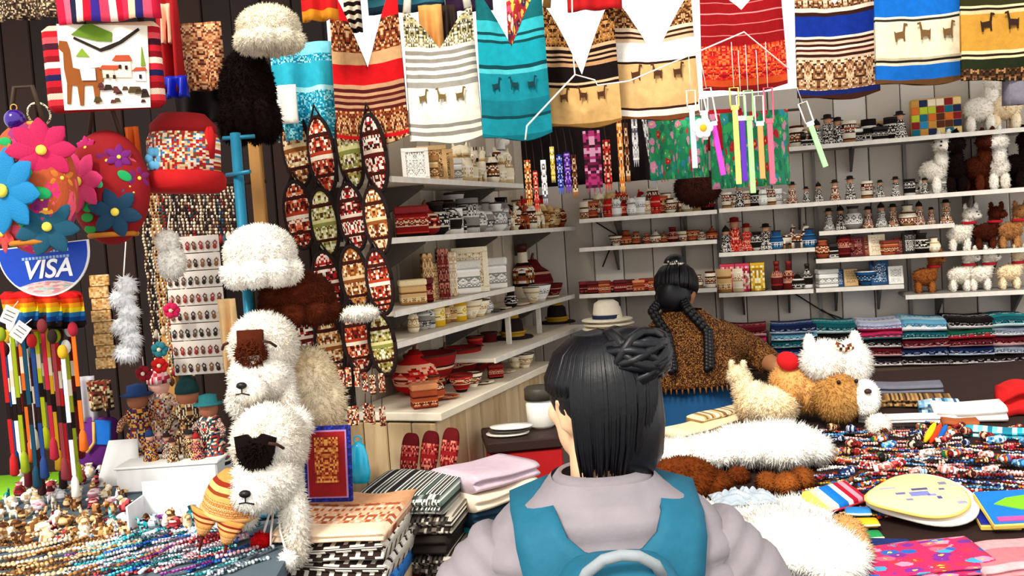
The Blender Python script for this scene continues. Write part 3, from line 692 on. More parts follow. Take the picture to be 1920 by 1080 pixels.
# ---------------------------------------------------------------- fur, hats, animals
def furobj(name, parts, mat, parent=None, loc=None, n=1800, L=.022, wd=.0017, droop=.3, seed=1, rot=None):
    """parts: list of (centre, radii); one mesh with a coat of fur"""
    rng = random.Random(seed); mb = MB(); tot = sum(r[0] * r[2] + r[0] * r[1] for c, r in parts)
    for c, r in parts:
        mb.ell(c, r, 18, 11); mb.spikes(c, r, int(n * (r[0] * r[2] + r[0] * r[1]) / tot), L, wd, droop, rng)
    return mb.build(name, mat, parent, loc, rot)
WF, BF, KF, TF, CF = FUR('#fffaf0', '#ece0cc'), FUR('#5a2410', '#2a0d06'), FUR('#150807', '#0a0403'), FUR('#d9a566', '#b9803f'), FUR('#fff0d2', '#efcf9c')
def furhat(px, py, wpx, hpx, d, mat, lab, seed=1, L=.011, brim=True):
    w = sz(wpx, d) / 2; h = sz(hpx, d) / 2; L = .008 if mat is WF else L
    r = empty('fur_hat', P(px, py + hpx * .3, d), None, lab, 'hat', 'fur hats')
    furobj('crown', [((0, 0, h * .4), (w * .84, w * .76, h * .84))], mat, r, n=5000, L=L, seed=seed)
    if brim: furobj('brim', [((w * .62 * cos(t), w * .6 * sin(t), -h * .15), (w * .36, w * .36, h * .42)) for t in [k * pi / 4 for k in range(8)]], mat, r, n=6000, L=L, seed=seed + 1)
    return r
# blue display pole with its arms
pole = empty('display_pole', (P(500, 1000, 2.05).x, P(500, 1000, 2.05).y, 0), None, 'blue metal display pole carrying the fur hats', 'pole')
bx, by = pole.location.x, pole.location.y
PB = M('#1f6f8c', .45, .15, metal=.3)
pt = P(441, 250, 2.05)
MB().tube([(0, 0, 1.144), (0, 0, 1.2), (pt.x - bx, pt.y - by, pt.z)], .0115, 12).build('post', PB, pole)
MB().lathe([(.055, 1.144), (.05, 1.156), (.02, 1.16)], 20).build('base', PB, pole)
for (px, py, l, dy) in ((455, 257, 60, 0), (520, 322, 55, .05), (470, 470, 30, 0), (495, 700, 30, 0)):
    p = P(px, py, 2.05); t = max(0, (p.z - 1.2) / (pt.z - 1.2)); x0 = (pt.x - bx) * t; y0 = (pt.y - by) * t
    w = sz(l, 2.05); MB().tube([(x0 - w * .4, y0, p.z), (x0 + w * .6, y0 - dy, p.z)], .0045, 8).build('arm', PB, pole)
furhat(490, 462, 156, 128, 1.98, WF, 'white fur hat on the blue display pole', 3)
furhat(559, 545, 160, 108, 2.08, BF, 'dark brown fur hat just below the white fur hat', 5)
furhat(468, 155, 118, 190, 2.3, KF, 'tall black fur hat in front of the turquoise shawl', 7)
furhat(505, 42, 132, 92, 2.2, FUR('#fff6e0', '#e8d3a8'), 'cream fur hat hanging above the black fur hat', 9)
def facehat(px, py, d, lab, patch, heart, seed, k=1.0):
    s = sz(1, d) * k; r = empty('animal_hat', P(px, py, d), (0, 0, -.12), lab, 'hat', 'animal face hats')
    furobj('hood', [((0, .03 * k, .03 * k), (68 * s, 60 * s, 70 * s)), ((0, .0, -.035 * k), (62 * s, 55 * s, 52 * s))], WF, r, n=9000, L=.013 * k, seed=seed)
    y = -62 * s
    pts = [(-26, 42), (26, 42), (28, -8), (-24, -10)] if not heart else [(-36, 30), (-14, 34), (0, 22), (16, 34), (40, 26), (36, -2), (22, -24), (-8, -28), (-30, -6)]
    fm = MB(); fm.prism([(a * s, (b + 18) * s) for a, b in pts], .012 * k); fm.build('forehead_patch', patch, r, (0, y + .012, .01), (-.22, 0, 0))
    rng = random.Random(seed); pf = MB()
    pf.spikes((0, y + .02, .025 * k), (30 * s, .018, 26 * s), 500, .012, .0018, .2, rng); pf.build('patch_fur', patch, r)
    furobj('muzzle', [((-.003, y, -46 * s), (36 * s, 26 * s, 28 * s))], WF, r, n=700, L=.01, seed=seed + 2)
    MB().ell((-4 * s, y - 30 * s, -34 * s), (11 * s, 7 * s, 7 * s)).build('nose', M('#0c0606', .4), r)
    MB().tube([(-18 * s, y - 26 * s, -52 * s), (-4 * s, y - 31 * s, -49 * s), (10 * s, y - 26 * s, -54 * s)], 1.5 * s, 6).build('mouth', M('#1c0f0c', .6), r)
    MB().tube([(-4 * s, y - 30 * s, -40 * s), (-4 * s, y - 31 * s, -50 * s)], 1.5 * s, 6).build('lip_line', M('#1c0f0c', .6), r)
    for e in (-1, 1):
        MB().tube([(e * 36 * s, y - 4 * s, 48 * s), (e * 48 * s, y + 4 * s, 44 * s), (e * 56 * s, y + 14 * s, 34 * s)], 3 * s, 6).build('closed_eye', M('#3a1c10', .8), r)
    for e, L in ((-1, 50), (1, 110)):
        furobj('ear_flap', [((e * 48 * s, .0, -.06 * k - L * s * .45), (24 * s, 20 * s, L * s * .75))], WF, r, n=1800, L=.013, seed=seed + 4 + e)
    return r
facehat(487, 678, 1.95, 'white animal face hat with a brown forehead patch', BF, False, 11, .92)
facehat(497, 866, 1.82, 'white animal face hat with a black heart shaped forehead patch', KF, True, 21, 1.02)
furobj('fluffy_hat', [((0, 0, 0), (.056, .05, .09)), ((.012, 0, -.03), (.06, .05, .072))], CF, None, P(582, 728, 2.12), 5000, .018, .0018, .3, 31)
tag(bpy.context.scene.objects['fluffy_hat'], 'cream fluffy fur hat behind the animal face hats', 'hat', 'fur hats')
furobj('pompom', [((0, 0, 0), (.03, .03, .03))], WF, None, P(556, 795, 1.9), 500, .014, .002, .1, 33); tag(bpy.context.scene.objects['pompom'], 'white pompom between the two animal face hats', 'pompom')
for (px, py, c, lab, rr, d) in ((541, 1050, '#fffaf2', 'white pompom hanging below the lower animal face hat', 21, 1.8), (507, 1058, '#12309a', 'blue pompom hanging below the lower animal face hat', 17, 1.84), (490, 1015, '#d3121a', 'red pompom hanging below the lower animal face hat', 20, 1.86)):
    s = sz(rr, d); r = empty('pompom', P(px, py, d), None, lab, 'pompom', 'hat pompoms')
    furobj('ball', [((0, 0, 0), (s * .8, s * .8, s * .8))], FUR(c), r, n=500, L=.009, wd=.0016, seed=px)
    p1 = P(515 + (px - 515) * .3, 955, d + .03); MB().tube([(0, 0, 0), ((p1.x - r.location.x) * .7, .01, (p1.z - r.location.z) * .6), p1 - r.location], .0022, 6).build('string', WH, r)
# knitted ear flap hat below
d = 1.83; s = sz(1, d); kh = empty('knitted_hat', P(437, 925, d), (0, .3, -.3), 'orange and tan knitted ear flap hat below the lower animal face hat', 'hat')
km = WEAVE([(.2, '#d8924a'), (.3, '#8a2a14'), (.42, '#e6b070'), (.5, '#8a3a18'), (.62, '#e0a25a'), (1, 'm')], ['#e0a25a', '#c97f3a', '#a8602a', '#f0c48a'], 90, 50, 9, 'GEN')
MB().lathe([(50 * s, -32 * s), (53 * s, -24 * s), (52 * s, -5 * s), (45 * s, 20 * s), (28 * s, 40 * s), (6 * s, 48 * s)], 28, wob=lambda a, v: .03 * sin(v * 60) + .015 * sin(a * 20)).build('hat_body', km, kh)
MB().lathe([(51 * s, -28 * s), (56 * s, -32 * s), (51 * s, -38 * s)], 28).build('rim', M('#e0a868', .9), kh)
for e in (-1, 1):
    mb = MB(); mb.grid(lambda u, v: (e * 26 * s + (u - .5) * 62 * s * (1 - v * .85), -.036 - .008 * sin(pi * u), (-30 - 46 * v) * s), 8, 8)
    o = mb.build('ear_flap', km, kh); o.modifiers.new('t', 'SOLIDIFY').thickness = .006
    MB().tube([(e * 26 * s, -.036, -74 * s), (e * 27 * s, -.036, -112 * s)], [4 * s, 2.5 * s], 8).build('braid', M('#5a1410', .9), kh)
def rod(x0, y0, x1, y1, d0, d1, lab, r=.005):
    a = P(x0, y0, d0); o = MB().tube([(0, 0, 0), P(x1, y1, d1) - a], r, 8).build('hanging_rod', M('#3a2a20', .6), None, a); tag(o, lab, 'rod'); return o
# ---------------------------------------------------------------- left stall: bags and hats hanging high
def applique(parent, pts, cx, cz, s, y, mat, name, t=.003):
    return MB().prism([((x - cx) * s, (cz - z) * s) for x, z in pts], t).build(name, mat, parent, (0, y, 0), None, False)
def tapestry():
    d = 2.0; s = sz(1, d); r = empty('tapestry_bag', P(203, 207, d), (0, 0, .08), 'red striped bag with a stitched picture of a llama and white houses', 'bag')
    red = STR(['#a3121c', '#d8323c', '#e8c9b4', '#8a0f18', '#b81a26', '#1c1c4a', '#c92430', '#f0d8c4', '#7a0c14', '#c21a28', '#3a1020', '#d84a50', '#a81420', '#e6c0a0'])
    MB().box((0, 0, 80 * s), (212 * s, .03, 160 * s), bev=.01).build('bag_body', red, r)
    y = -.018
    A = lambda pts, c, n, yy=y, t=.003: applique(r, pts, 203, 207, s, yy, M(c, .9), n, t)
    A([(130, 205), (285, 208), (292, 58), (130, 47)], '#efe6d4', 'picture_panel')
    y2 = y - .003
    L = lambda pts, c, n: A(pts, c, n, y2, .003)
    L([(155, 68), (178, 52), (192, 50), (228, 68), (226, 84), (200, 82)], '#5f7f1e', 'hill'); L([(160, 108), (172, 94), (184, 110)], '#7a9a2a', 'bush'); L([(275, 132), (279, 96), (283, 132)], '#6d8a2a', 'cactus')
    L([(160, 72), (158, 76), (205, 102), (222, 98), (245, 88), (278, 66), (276, 62), (240, 84), (205, 96)], '#1f1512', 'mountain_line')
    L([(133, 78), (146, 80), (150, 96), (152, 128), (165, 132), (200, 130), (206, 142), (205, 156), (198, 160), (194, 196), (188, 196), (186, 162), (170, 162), (166, 198), (160, 198), (158, 162), (148, 160), (143, 194), (137, 194), (140, 156), (137, 130), (138, 100), (130, 92)], '#8a4a18', 'llama')
    A([(166, 132), (193, 132), (193, 154), (168, 153)], '#d8dcec', 'saddle_blanket', y2 - .003)
    for pts, wc in (([(225, 122), (257, 122), (257, 152), (225, 150)], '#ecd6c0'), ([(205, 135), (228, 135), (228, 150), (205, 150)], '#e6cdb4'), ([(262, 140), (282, 140), (282, 160), (262, 158)], '#dfe2ec')):
        L(pts, wc, 'house_wall')
    for pts in ([(224, 120), (232, 110), (256, 111), (260, 122)], [(200, 134), (206, 127), (238, 129), (232, 137)], [(258, 141), (266, 134), (283, 135), (285, 141)]): A(pts, '#b0482a', 'house_roof', y2 - .002)
    for x, z in ((236, 128), (247, 130), (212, 144), (224, 146), (271, 148)): A([(x, z), (x + 4, z), (x + 4, z + 7), (x, z + 7)], '#241410', 'house_window', y2 - .003)
    rng = random.Random(2)
    for k in range(16):
        x, z = rng.uniform(176, 278), rng.uniform(162, 198); q = rng.uniform(4, 9)
        A([(x - q, z + q * .6), (x - q * .5, z - q * .7), (x + q * .6, z - q * .6), (x + q, z + q * .5)], rng.choice(['#3a1c1a', '#5a2a2a', '#2a1a14', '#4a3a20']), 'stitched_rock', y2 - .001 * (k % 3))
    MB().tube([(-75 * s, 0, 160 * s), (-60 * s, 0, 240 * s), (60 * s, 0, 240 * s), (75 * s, 0, 160 * s)], .007, 8).build('strap', M('#1a0e0c', .9), r)
tapestry()
hang('striped_bag', 105, 300, -60, 38, 1.95, STR(['#d81c40', '#e8637a', '#1c1c3a', '#f0d0c0', '#c4122c', '#3a2a8a', '#e04060', '#f4e0d0', '#b81030', '#d82a4a', '#f0c8a0', '#28246a', '#e0506a', '#c81a38'], 'u'), 'pink and red upright striped bag hanging above the llama picture bag', 'bag')
hang('fringed_textile', -20, 122, -50, 36, 2.1, MOS(['#2a1a12', '#6d5236', '#150b08', '#c9b08a', '#3a2618'], 60, 30, 0), 'dark brown speckled textile hem in the top left corner', 'cloth')
hang('red_scarf', 302, 346, -20, 175, 2.25, M('#a30d12', .85), 'crimson scarf hanging right of the llama picture bag', 'scarf', .02)
hang('cream_scarf', 300, 326, 8, 82, 2.24, M('#f0b89a', .85), 'peach scarf end over the crimson scarf', 'scarf', .015)
hang('carpet_bag', 340, 424, 44, 170, 2.3, MOS(['#c08a5a', '#7a3a1e', '#e6b98a', '#4a1c10', '#a8603a', '#d8a070'], 24, 34, 2), 'brown mosaic patterned bag left of the black fur hat', 'bag', .012)
hang('black_shawl', 330, 425, 165, 232, 2.35, M('#0d0607', .95), 'black shawl hanging beneath the brown mosaic bag', 'shawl', .02)
hang('blue_bag', 308, 352, 143, 182, 2.22, M('#1424b0', .3, .3, 20, .6), 'shiny royal blue bag right of the llama picture bag', 'bag', .02)
# red velvet hat
d = 2.15; s = sz(1, d); r = empty('velvet_hat', P(347, 362, d), (0, .06, 0), 'red velvet hat with a patterned band', 'hat')
MB().lathe([(60 * s, 0), (74 * s, 8 * s), (76 * s, 26 * s), (70 * s, 38 * s), (66 * s, 40 * s)], 28).build('brim', M('#b00c10', .9, .2, 40), r)
MB().lathe([(66 * s, 34 * s), (66 * s, 96 * s), (60 * s, 110 * s)], 28).build('band', MOS(['#f0d8b0', '#b01818', '#7a4a28', '#e8b87a', '#c9202a', '#fff4e0', '#3a80b0'], 30, 20, 0), r)
MB().lathe([(60 * s, 108 * s), (60 * s, 125 * s), (40 * s, 146 * s), (4 * s, 150 * s)], 28).build('crown', M('#8a0a0e', .9, .2, 40), r)
fl = MB()
for k in range(6): fl.ell((-34 * s + 10 * s * cos(k * pi / 3), -58 * s, 60 * s + 14 * s * sin(k * pi / 3)), (8 * s, 4 * s, 9 * s), 8, 6)
fl.build('flower_badge', M('#5aa0c8', .8), r)
for px, c in ((398, '#d8201c'), (405, '#b01010')): MB().tube([((px - 347) * s + .0, -.03, 120 * s), ((px - 345) * s, -.035, 100 * s), ((px - 347) * s, -.03, 62 * s)], [.004, .011, .008], 8).build('tassel', M(c, .9), r)
# embroidered round bags
PET = MB().lathe([(.03, 0), (.1, .1), (.19, .35), (.2, .55), (.15, .78), (.05, .95), (.005, 1.0)], 10, (0, 0, 0), 1, .5).data('petal')
def flower(parent, x, z, rad, y, col, n=8, rot0=0, tilt=0, ctr='#f0d850'):
    f = empty('flower', (x, y, z)); f.parent = parent
    me = PET; f.rotation_euler = (0, 0, tilt)
    f.empty_display_size = .01
    for k in range(n): inst('petal', me, M(col if k % 2 else col, .7, .35, 60, .5), f, (0, 0, 0), (0, rot0 + k * 2 * pi / n, 0), (rad * 1.5, rad * .6, rad))
    MB().ell((0, -rad * .08, 0), (rad * .16, rad * .1, rad * .16), 10, 6).build('flower_centre', M(ctr, .8), f)
def roundbag(px, py, wpx, hpx, d, base, lab, fl, leaves):
    s = sz(1, d); R = wpx / 2 * s; Hh = hpx / 2 * s
    r = empty('embroidered_bag', P(px, py, d), (0, 0, 0), lab, 'bag', 'round embroidered bags')
    mb = MB(); mb.ell((0, 0, 0), (R, R * .6, Hh), 24, 16); mb.build('bag_body', base, r)
    def yy(x, z): return -R * .6 * sqrt(max(.02, 1 - (x / R) ** 2 - (z / Hh) ** 2))
    for (fx, fz, rad, c, n) in fl:
        x, z = (fx - px) * s, (py - fz) * s; flower(r, x, z, rad * s, yy(x, z) - .003, c, n, fx * .1, math.asin(max(-.9, min(.9, x / R))) * .8)
    g = random.Random(px)
    for k in range(9):
        a = g.uniform(0, 6.28); q = sqrt(g.uniform(.1, .75)); x, z = R * q * cos(a), Hh * q * sin(a)
        flower(r, x, z, g.uniform(14, 24) * s, yy(x, z) + .004, g.choice(['#c01a6a', '#7a1460', '#d8506a', '#1a5a90', '#b02020', '#d87a28']), 6, a, math.asin(max(-.9, min(.9, x / R))) * .8)
    lm = MB().ell((0, 0, 0), (1, .25, .62), 12, 7).data('leaf')
    for (lx, lz, rad, a, c) in leaves:
        x, z = (lx - px) * s, (py - lz) * s; inst('leaf', lm, M(c, .8, .25, 60, .5), r, (x, yy(x, z) - .001, z), (0, a, math.asin(max(-.9, min(.9, x / R))) * .8), (rad * s, rad * s * .5, rad * s))
    MB().tube([(-R * .4, 0, Hh * .9), (-R * .2, 0, Hh * 1.5), (R * .2, 0, Hh * 1.5), (R * .4, 0, Hh * .9)], .005, 8).build('handle', M('#3a2a1a', .7), r)
    MB().torus((0, 0, -Hh * .82), R * .55, .006, 24, 6, 'z').build('piping', M('#b8701c', .8), r)
G = '#1fae62'
roundbag(62, 352, 165, 250, 1.9, FLORAL('#b0481c', ['#d8206a', '#b01880', '#e8506a', '#e09030', '#8a1a60'], 4, seed=3), 'round bag embroidered with a large blue flower',
  [(33, 358, 80, '#0c7cb4', 8), (102, 288, 60, '#c81a56', 8), (98, 428, 56, '#0c4f68', 7), (10, 435, 36, '#e0403a', 6), (-2, 390, 30, '#c020a0', 6)],
  [(73, 323, 15, .6, G), (98, 366, 18, .3, G), (58, 417, 15, .9, G), (28, 452, 14, -.2, G), (36, 268, 14, .2, G), (18, 300, 10, 1.3, G)])
roundbag(205, 352, 150, 215, 2.05, M('#8a0a12', .85, .3, 20), 'round red bag embroidered with pink petals and a teal flower',
  [(168, 340, 58, '#d83470', 7), (228, 400, 48, '#103c58', 6), (242, 300, 24, '#7a1a7a', 6)],
  [(202, 344, 13, .8, '#4ad890'), (250, 335, 14, .6, G), (184, 385, 18, -.3, '#2aa848'), (174, 406, 14, 0, '#2aa848'), (174, 428, 14, .1, '#2aa848')])
s = sz(1, 1.88); r = empty('bauble', P(28, 224, 1.88), None, 'shiny purple bauble above the blue flower bag', 'ornament')
MB().ell((0, 0, 0), 19 * s, 20, 12).build('ball', M('#3a1488', .15, .1, metal=.3, spec=.8), r); MB().torus((0, 0, 22 * s), 6 * s, 1.2 * s).build('loop', M('#c9a050', .4, metal=.8), r)
tag(MB().torus((0, 0, 0), sz(21, 1.9), .0022, 30, 6).build('bead_bracelet', MOS(['#efe6d0', '#1c120c', '#cbb890'], 30, 30, 0), None, P(73, 214, 1.9), (.3, 0, 0)), 'round black and cream bead bracelet beside the purple bauble', 'bracelet')
hang('orange_ribbon', 238, 264, 238, 300, 2.12, M('#e8641c', .8), 'orange ribbon above the red embroidered bag', 'ribbon', .01)
# ---------------------------------------------------------------- card payment sign
def text_mesh(txt, size, ext, shear=0):
    cu = bpy.data.curves.new('lettering', 'FONT'); cu.body = txt; cu.size = size; cu.extrude = ext; cu.shear = shear; cu.align_x = 'CENTER'; cu.align_y = 'CENTER'; cu.offset = size * .018
    o = bpy.data.objects.new('tmp', cu); S.collection.objects.link(o); dg = bpy.context.evaluated_depsgraph_get(); me = bpy.data.meshes.new_from_object(o.evaluated_get(dg)); bpy.data.objects.remove(o); return me
def paysign():
    d = 1.98; s = sz(1, d); r = empty('card_sign', P(82, 470, d), (0, -.02, .05), 'blue half round card payment sign with white lettering', 'sign')
    arc = [(84 * s * cos(t), 86 * s * sin(t)) for t in [pi + k * pi / 28 for k in range(29)]]
    MB().prism(arc + [(84 * s, 14 * s), (-84 * s, 10 * s)], .006).build('rim', M('#f4f2ee', .4), r, smooth=False)
    up = [(x * .965, z * .965) for x, z in arc if z > -62 * s]
    a2 = [(80 * s * cos(t), -52 * s + 14 * s * sin(t) - 8 * s) for t in [0]]
    top = [(-81 * s, 8 * s)] + [p for p in [(x * .965, z * .965) for x, z in arc] if p[0] < 0 and p[1] > -60 * s] + [(-50 * s, -64 * s), (-25 * s, -58 * s), (0, -56 * s), (25 * s, -58 * s), (50 * s, -64 * s)] + [p for p in [(x * .965, z * .965) for x, z in arc] if p[0] > 0 and p[1] > -60 * s] + [(81 * s, 12 * s)]
    MB().prism(top, .004).build('blue_field', M('#0a3fb0', .35, .1), r, (0, -.003, 0), None, False)
    low = [(-48 * s, -66 * s), (-25 * s, -60 * s), (0, -58 * s), (25 * s, -60 * s), (48 * s, -66 * s)] + [p for p in [(x * .95, z * .95) for x, z in arc] if p[1] < -66 * s][::-1]
    MB().prism(low, .004).build('printed_picture', FLORAL('#e6b8b0', ['#d88a90', '#8ac0c0', '#f0dcd0', '#c08098'], 6), r, (0, -.003, 0), None, False)
    me = text_mesh('VISA', 46 * s, .0008, .28)
    inst('lettering', me, M('#ffffff', .4, 0), r, (4 * s, -.0065, -36 * s), (pi / 2, 0, 0), (1.0, 1.05, 1))
    for (x0, x1, z, h) in ((-40, 48, -13, 5), (0, 48, -1, 6)):
        n = int((x1 - x0) / 6)
        for k in range(n): MB().box(((x0 + (k + .5) * (x1 - x0) / n) * s, -.006, z * s), (((x1 - x0) / n - 1.6) * s, .001, h * s)).build('small_print', M('#8fb4e6', .5, 0), r, smooth=False)
paysign()
# ---------------------------------------------------------------- woven goods under the sign
rain = ['#17110f', '#0c3a78', '#1f6aa0', '#e8d020', '#f0a018', '#e04a14', '#d01818']
for k, (px, w) in enumerate(((35, 62), (80, 60), (124, 54))):
    hang('rainbow_cap', px - w // 2, px + w // 2, 552, 612, 2.08 + .02 * k, STR(rain), ('left', 'middle', 'right')[k] + ' one of three rainbow striped knitted caps below the card sign', 'cap', .02, th=.03, group='rainbow caps')
for k, (px, py, a, n) in enumerate(((18, 592, .5, 'upper'), (38, 622, .7, 'lower'))):
    r = empty('price_tag', P(px, py, 2.02), (0, a, 0), n + ' white tag dangling in front of the rainbow caps', 'tag', 'white tags'); s = sz(1, 2.02)
    MB().box((0, 0, 0), (28 * s, .002, 34 * s)).build('card', M('#f0ebe2', .8), r, smooth=False); MB().tube([(0, 0, 17 * s), (4 * s, 0, 32 * s)], .001, 5).build('string', WH, r)
    for q in range(3): MB().box((0, -.0015, (8 - q * 8) * s), (18 * s, .0006, 2 * s)).build('print_line', M('#6a6258', .8), r, smooth=False)
rng = random.Random(11)
strapc = [('#b01a1c', 'red'), ('#0c4a8a', 'blue'), ('#e8e4da', 'white'), ('#8a9a18', 'olive green'), ('#5a0f14', 'maroon'), ('#d8641c', 'orange'), ('#123c50', 'dark teal'), ('#e0e0e0', 'white'), ('#3a1418', 'wine red'), ('#1c3a70', 'navy'), ('#b8c020', 'lime'), ('#6a6a5a', 'grey'), ('#a01c30', 'crimson'), ('#d0a020', 'mustard'), ('#24140f', 'black'), ('#7a2a30', 'rose')]
for i in range(22):
    px = 2 + i * 6.4; c, n = strapc[i % 16]; y0 = rng.uniform(600, 660); y1 = rng.uniform(800, 895)
    d = 2.06 + .05 * (i % 3); s = sz(1, d); L = (y1 - y0) * s
    r = empty('woven_strap', P(px, y0, d), None, f'{n} woven strap with tassel end, {ordn(i)} from the left edge under the card sign', 'strap', 'woven straps under the card sign')
    MB().box((0, 0, -L / 2), (.0085, .003, L)).build('band', STR([c, c, '#1c0f0d', c, '#d8c8b0' if i % 3 else c, c, c], 'v'), r, smooth=False)
    MB().lathe([(.003, 0), (.008, -.012), (.01, -.045), (.004, -.05)], 8, (0, 0, -L)).build('tassel', M(c, .9), r)
    MB().ell((0, 0, 0), (.011, .009, .016), 10, 7).build('pompom', M(strapc[(i * 5 + 3) % 16][0], .9), r)
# wooden tile hanging
s = sz(1, 2.2); r = empty('wooden_tile_hanging', P(184, 515, 2.2), None, 'column of pale carved wooden tiles hanging right of the card sign', 'wall hanging')
for k in range(8): MB().box((1.5 * s * (-1) ** k, 0, -(11 + k * 22.3) * s), (36 * s, .006, 21 * s), bev=.001).build('tile', MOS(['#d8b078', '#c89a5a', '#e6c490', '#a87a3a', '#d0a468'], 9, 7, 0, seed=k), r, smooth=False)
r = empty('feather_garland', P(232, 535, 2.15), None, 'white fluffy feather garland beside the wooden tile hanging', 'garland')
furobj('feathers', [((.006 * (-1) ** k, 0, -k * .03), (.02 + .006 * (k % 2), .016, .02)) for k in range(6)], FUR('#ffffff', '#f0f2f4'), r, None, 1500, .014, .002, .5, 41)
MB().tube([(0, 0, .01), P(240, 390, 2.5) - r.location, P(246, 370, 2.93) - r.location], .0015, 5).build('string', WH, r)
r = empty('small_fur_hat', P(315, 470, 2.15), None, 'small white fur ornament left of the white fur hat', 'ornament')
furobj('fur_body', [((0, 0, .02), (.024, .02, .026)), ((.006, 0, -.025), (.03, .02, .036))], FUR('#fffaf2', '#f6eee0'), r, None, 1200, .01, .002, .4, 43)
MB().tube([(0, 0, .03), P(318, 400, 2.45) - r.location, P(322, 370, 2.9) - r.location], .0015, 5).build('string', WH, r)
hang('white_cloth', 300, 342, 470, 520, 2.18, M('#f4f0ea', .9), 'white cloth piece under the small white fur ornament', 'cloth', .01)
# wooden posts of the stall
for (px, y0, d, lab) in ((303, 350, 2.62, 'raw timber post behind the red velvet hat'), (497, 60, 2.6, 'raw timber post behind the white fur hat')):
    p = P(px, 500, d); top = P(px, y0, d).z
    r = empty('timber_post', (p.x, p.y, 0), None, lab, 'post'); MB().box((0, 0, top / 2), (sz(22, d), .03, top), bev=.003).build('beam', WOOD('#8a5a24', '#c08a44', 2), r, smooth=False)
    MB().box((0, 0, .01), (.1, .1, .02)).build('foot', M('#3a2a1c'), r, smooth=False)
# ---------------------------------------------------------------- bead necklaces and earring board
bcol = [('#c9b08a', 'cream'), ('#5a2a18', 'brown'), ('#8a1a1c', 'red'), ('#1c0f0c', 'black'), ('#d8c8b0', 'ivory'), ('#7a4a24', 'tan'), ('#a89a88', 'grey'), ('#2a4a5a', 'blue')]
BEAD = MB().ell((0, 0, 0), 1, 7, 5).data('bead')
for i in range(26):
    px = 262 + i * 6.9; d = 2.45; y0 = 352; y1 = rng.uniform(440, 470) if px > 335 else rng.uniform(560, 720)
    c, n = bcol[(i * 3) % 8]; c2 = bcol[(i * 5 + 1) % 8][0]; s = sz(1, d)
    k = int((y1 - y0) / 6); mb = MB()
    for q in range(k): mb.ell((.002 * sin(q * .7 + i), 0, -q * 6 * s), (3.1 * s, 3.1 * s, 3.0 * s), 6, 4)
    r = empty('bead_necklace', P(px, y0, d), None, f'{n} bead necklace strand, {ordn(i)} from the left under the red velvet hat', 'necklace', 'hanging bead necklaces')
    o = mb.build('bead_string', MOS([c, c2, c, '#2a1610', '#e6d6bd'], 3, int(k * 1.0), 0, seed=i), r)
    MB().lathe([(.002, .004), (.007, -.004), (.008, -.014), (.002, -.022)], 8, (0, 0, -k * 6 * s)).build('pendant', M(c2, .5), r)
rod(240, 356, 500, 340, 2.45, 2.6, 'thin dark rod holding the bead necklace strands')
def earboard():
    d = 2.35; s = sz(1, d); x0, x1, y0, y1 = 328, 432, 442, 702
    r = empty('earring_board', P((x0 + x1) / 2, y1, d), (0, 0, -.05), 'white earring display board with rows of dark earrings', 'display board')
    W, Hh = (x1 - x0) * s, (y1 - y0) * s
    rows = 8
    for k in range(rows): MB().box((0, 0, (k + .5) * Hh / rows), (W, .006, Hh / rows * .95), bev=.001).build('card', M('#e6ddd2', .8, .08), r, smooth=False)
    ear = MB().torus((0, 0, .5), .3, .09, 10, 5); ear.ell((0, 0, -.1), (.36, .2, .42), 8, 5); ear.ell((0, 0, .9), .12, 6, 4); ear = ear.data('earring')
    cs = ['#3a1c10', '#6a3a1c', '#1c0f0b', '#8a5a30', '#a02a20', '#5a4030']
    for k in range(rows):
        for q in range(8): inst('earring', ear, M(cs[(k * 7 + q * 3) % 6], .5), r, (-W / 2 + (q + .5) * W / 8, -.006, (k + .35) * Hh / rows), (0, rng.uniform(-.2, .2), 0), Hh / rows * .34)
earboard()
hang('peach_scarf', 418, 452, 560, 700, 2.3, M('#f0c890', .85), 'pale peach scarf right of the earring board', 'scarf', .02)
for (px, py, c, lab) in ((322, 582, '#d8205a', 'pink knitted rosette left of the earring board'), (300, 685, '#c81414', 'red felt ornament left of the earring board'), (300, 655, '#2a7a86', 'teal felt ornament above the red felt ornament'), (270, 700, '#8a1020', 'dark red felt ornament below the bead strands')):
    r = empty('felt_ornament', P(px, py, 2.3), None, lab, 'ornament', 'felt ornaments'); q = MB()
    for k in range(7): q.ell((.012 * cos(k * .9), -.004 * (k % 2), .011 * sin(k * .9)), (.009, .006, .009), 8, 5)
    q.build('petals', M(c, .9), r); MB().ell((0, -.008, 0), .005, 8, 5).build('button', M('#f0e0c0'), r); MB().tube([(0, 0, .01), (0, 0, .04)], .001, 5).build('string', WH, r)
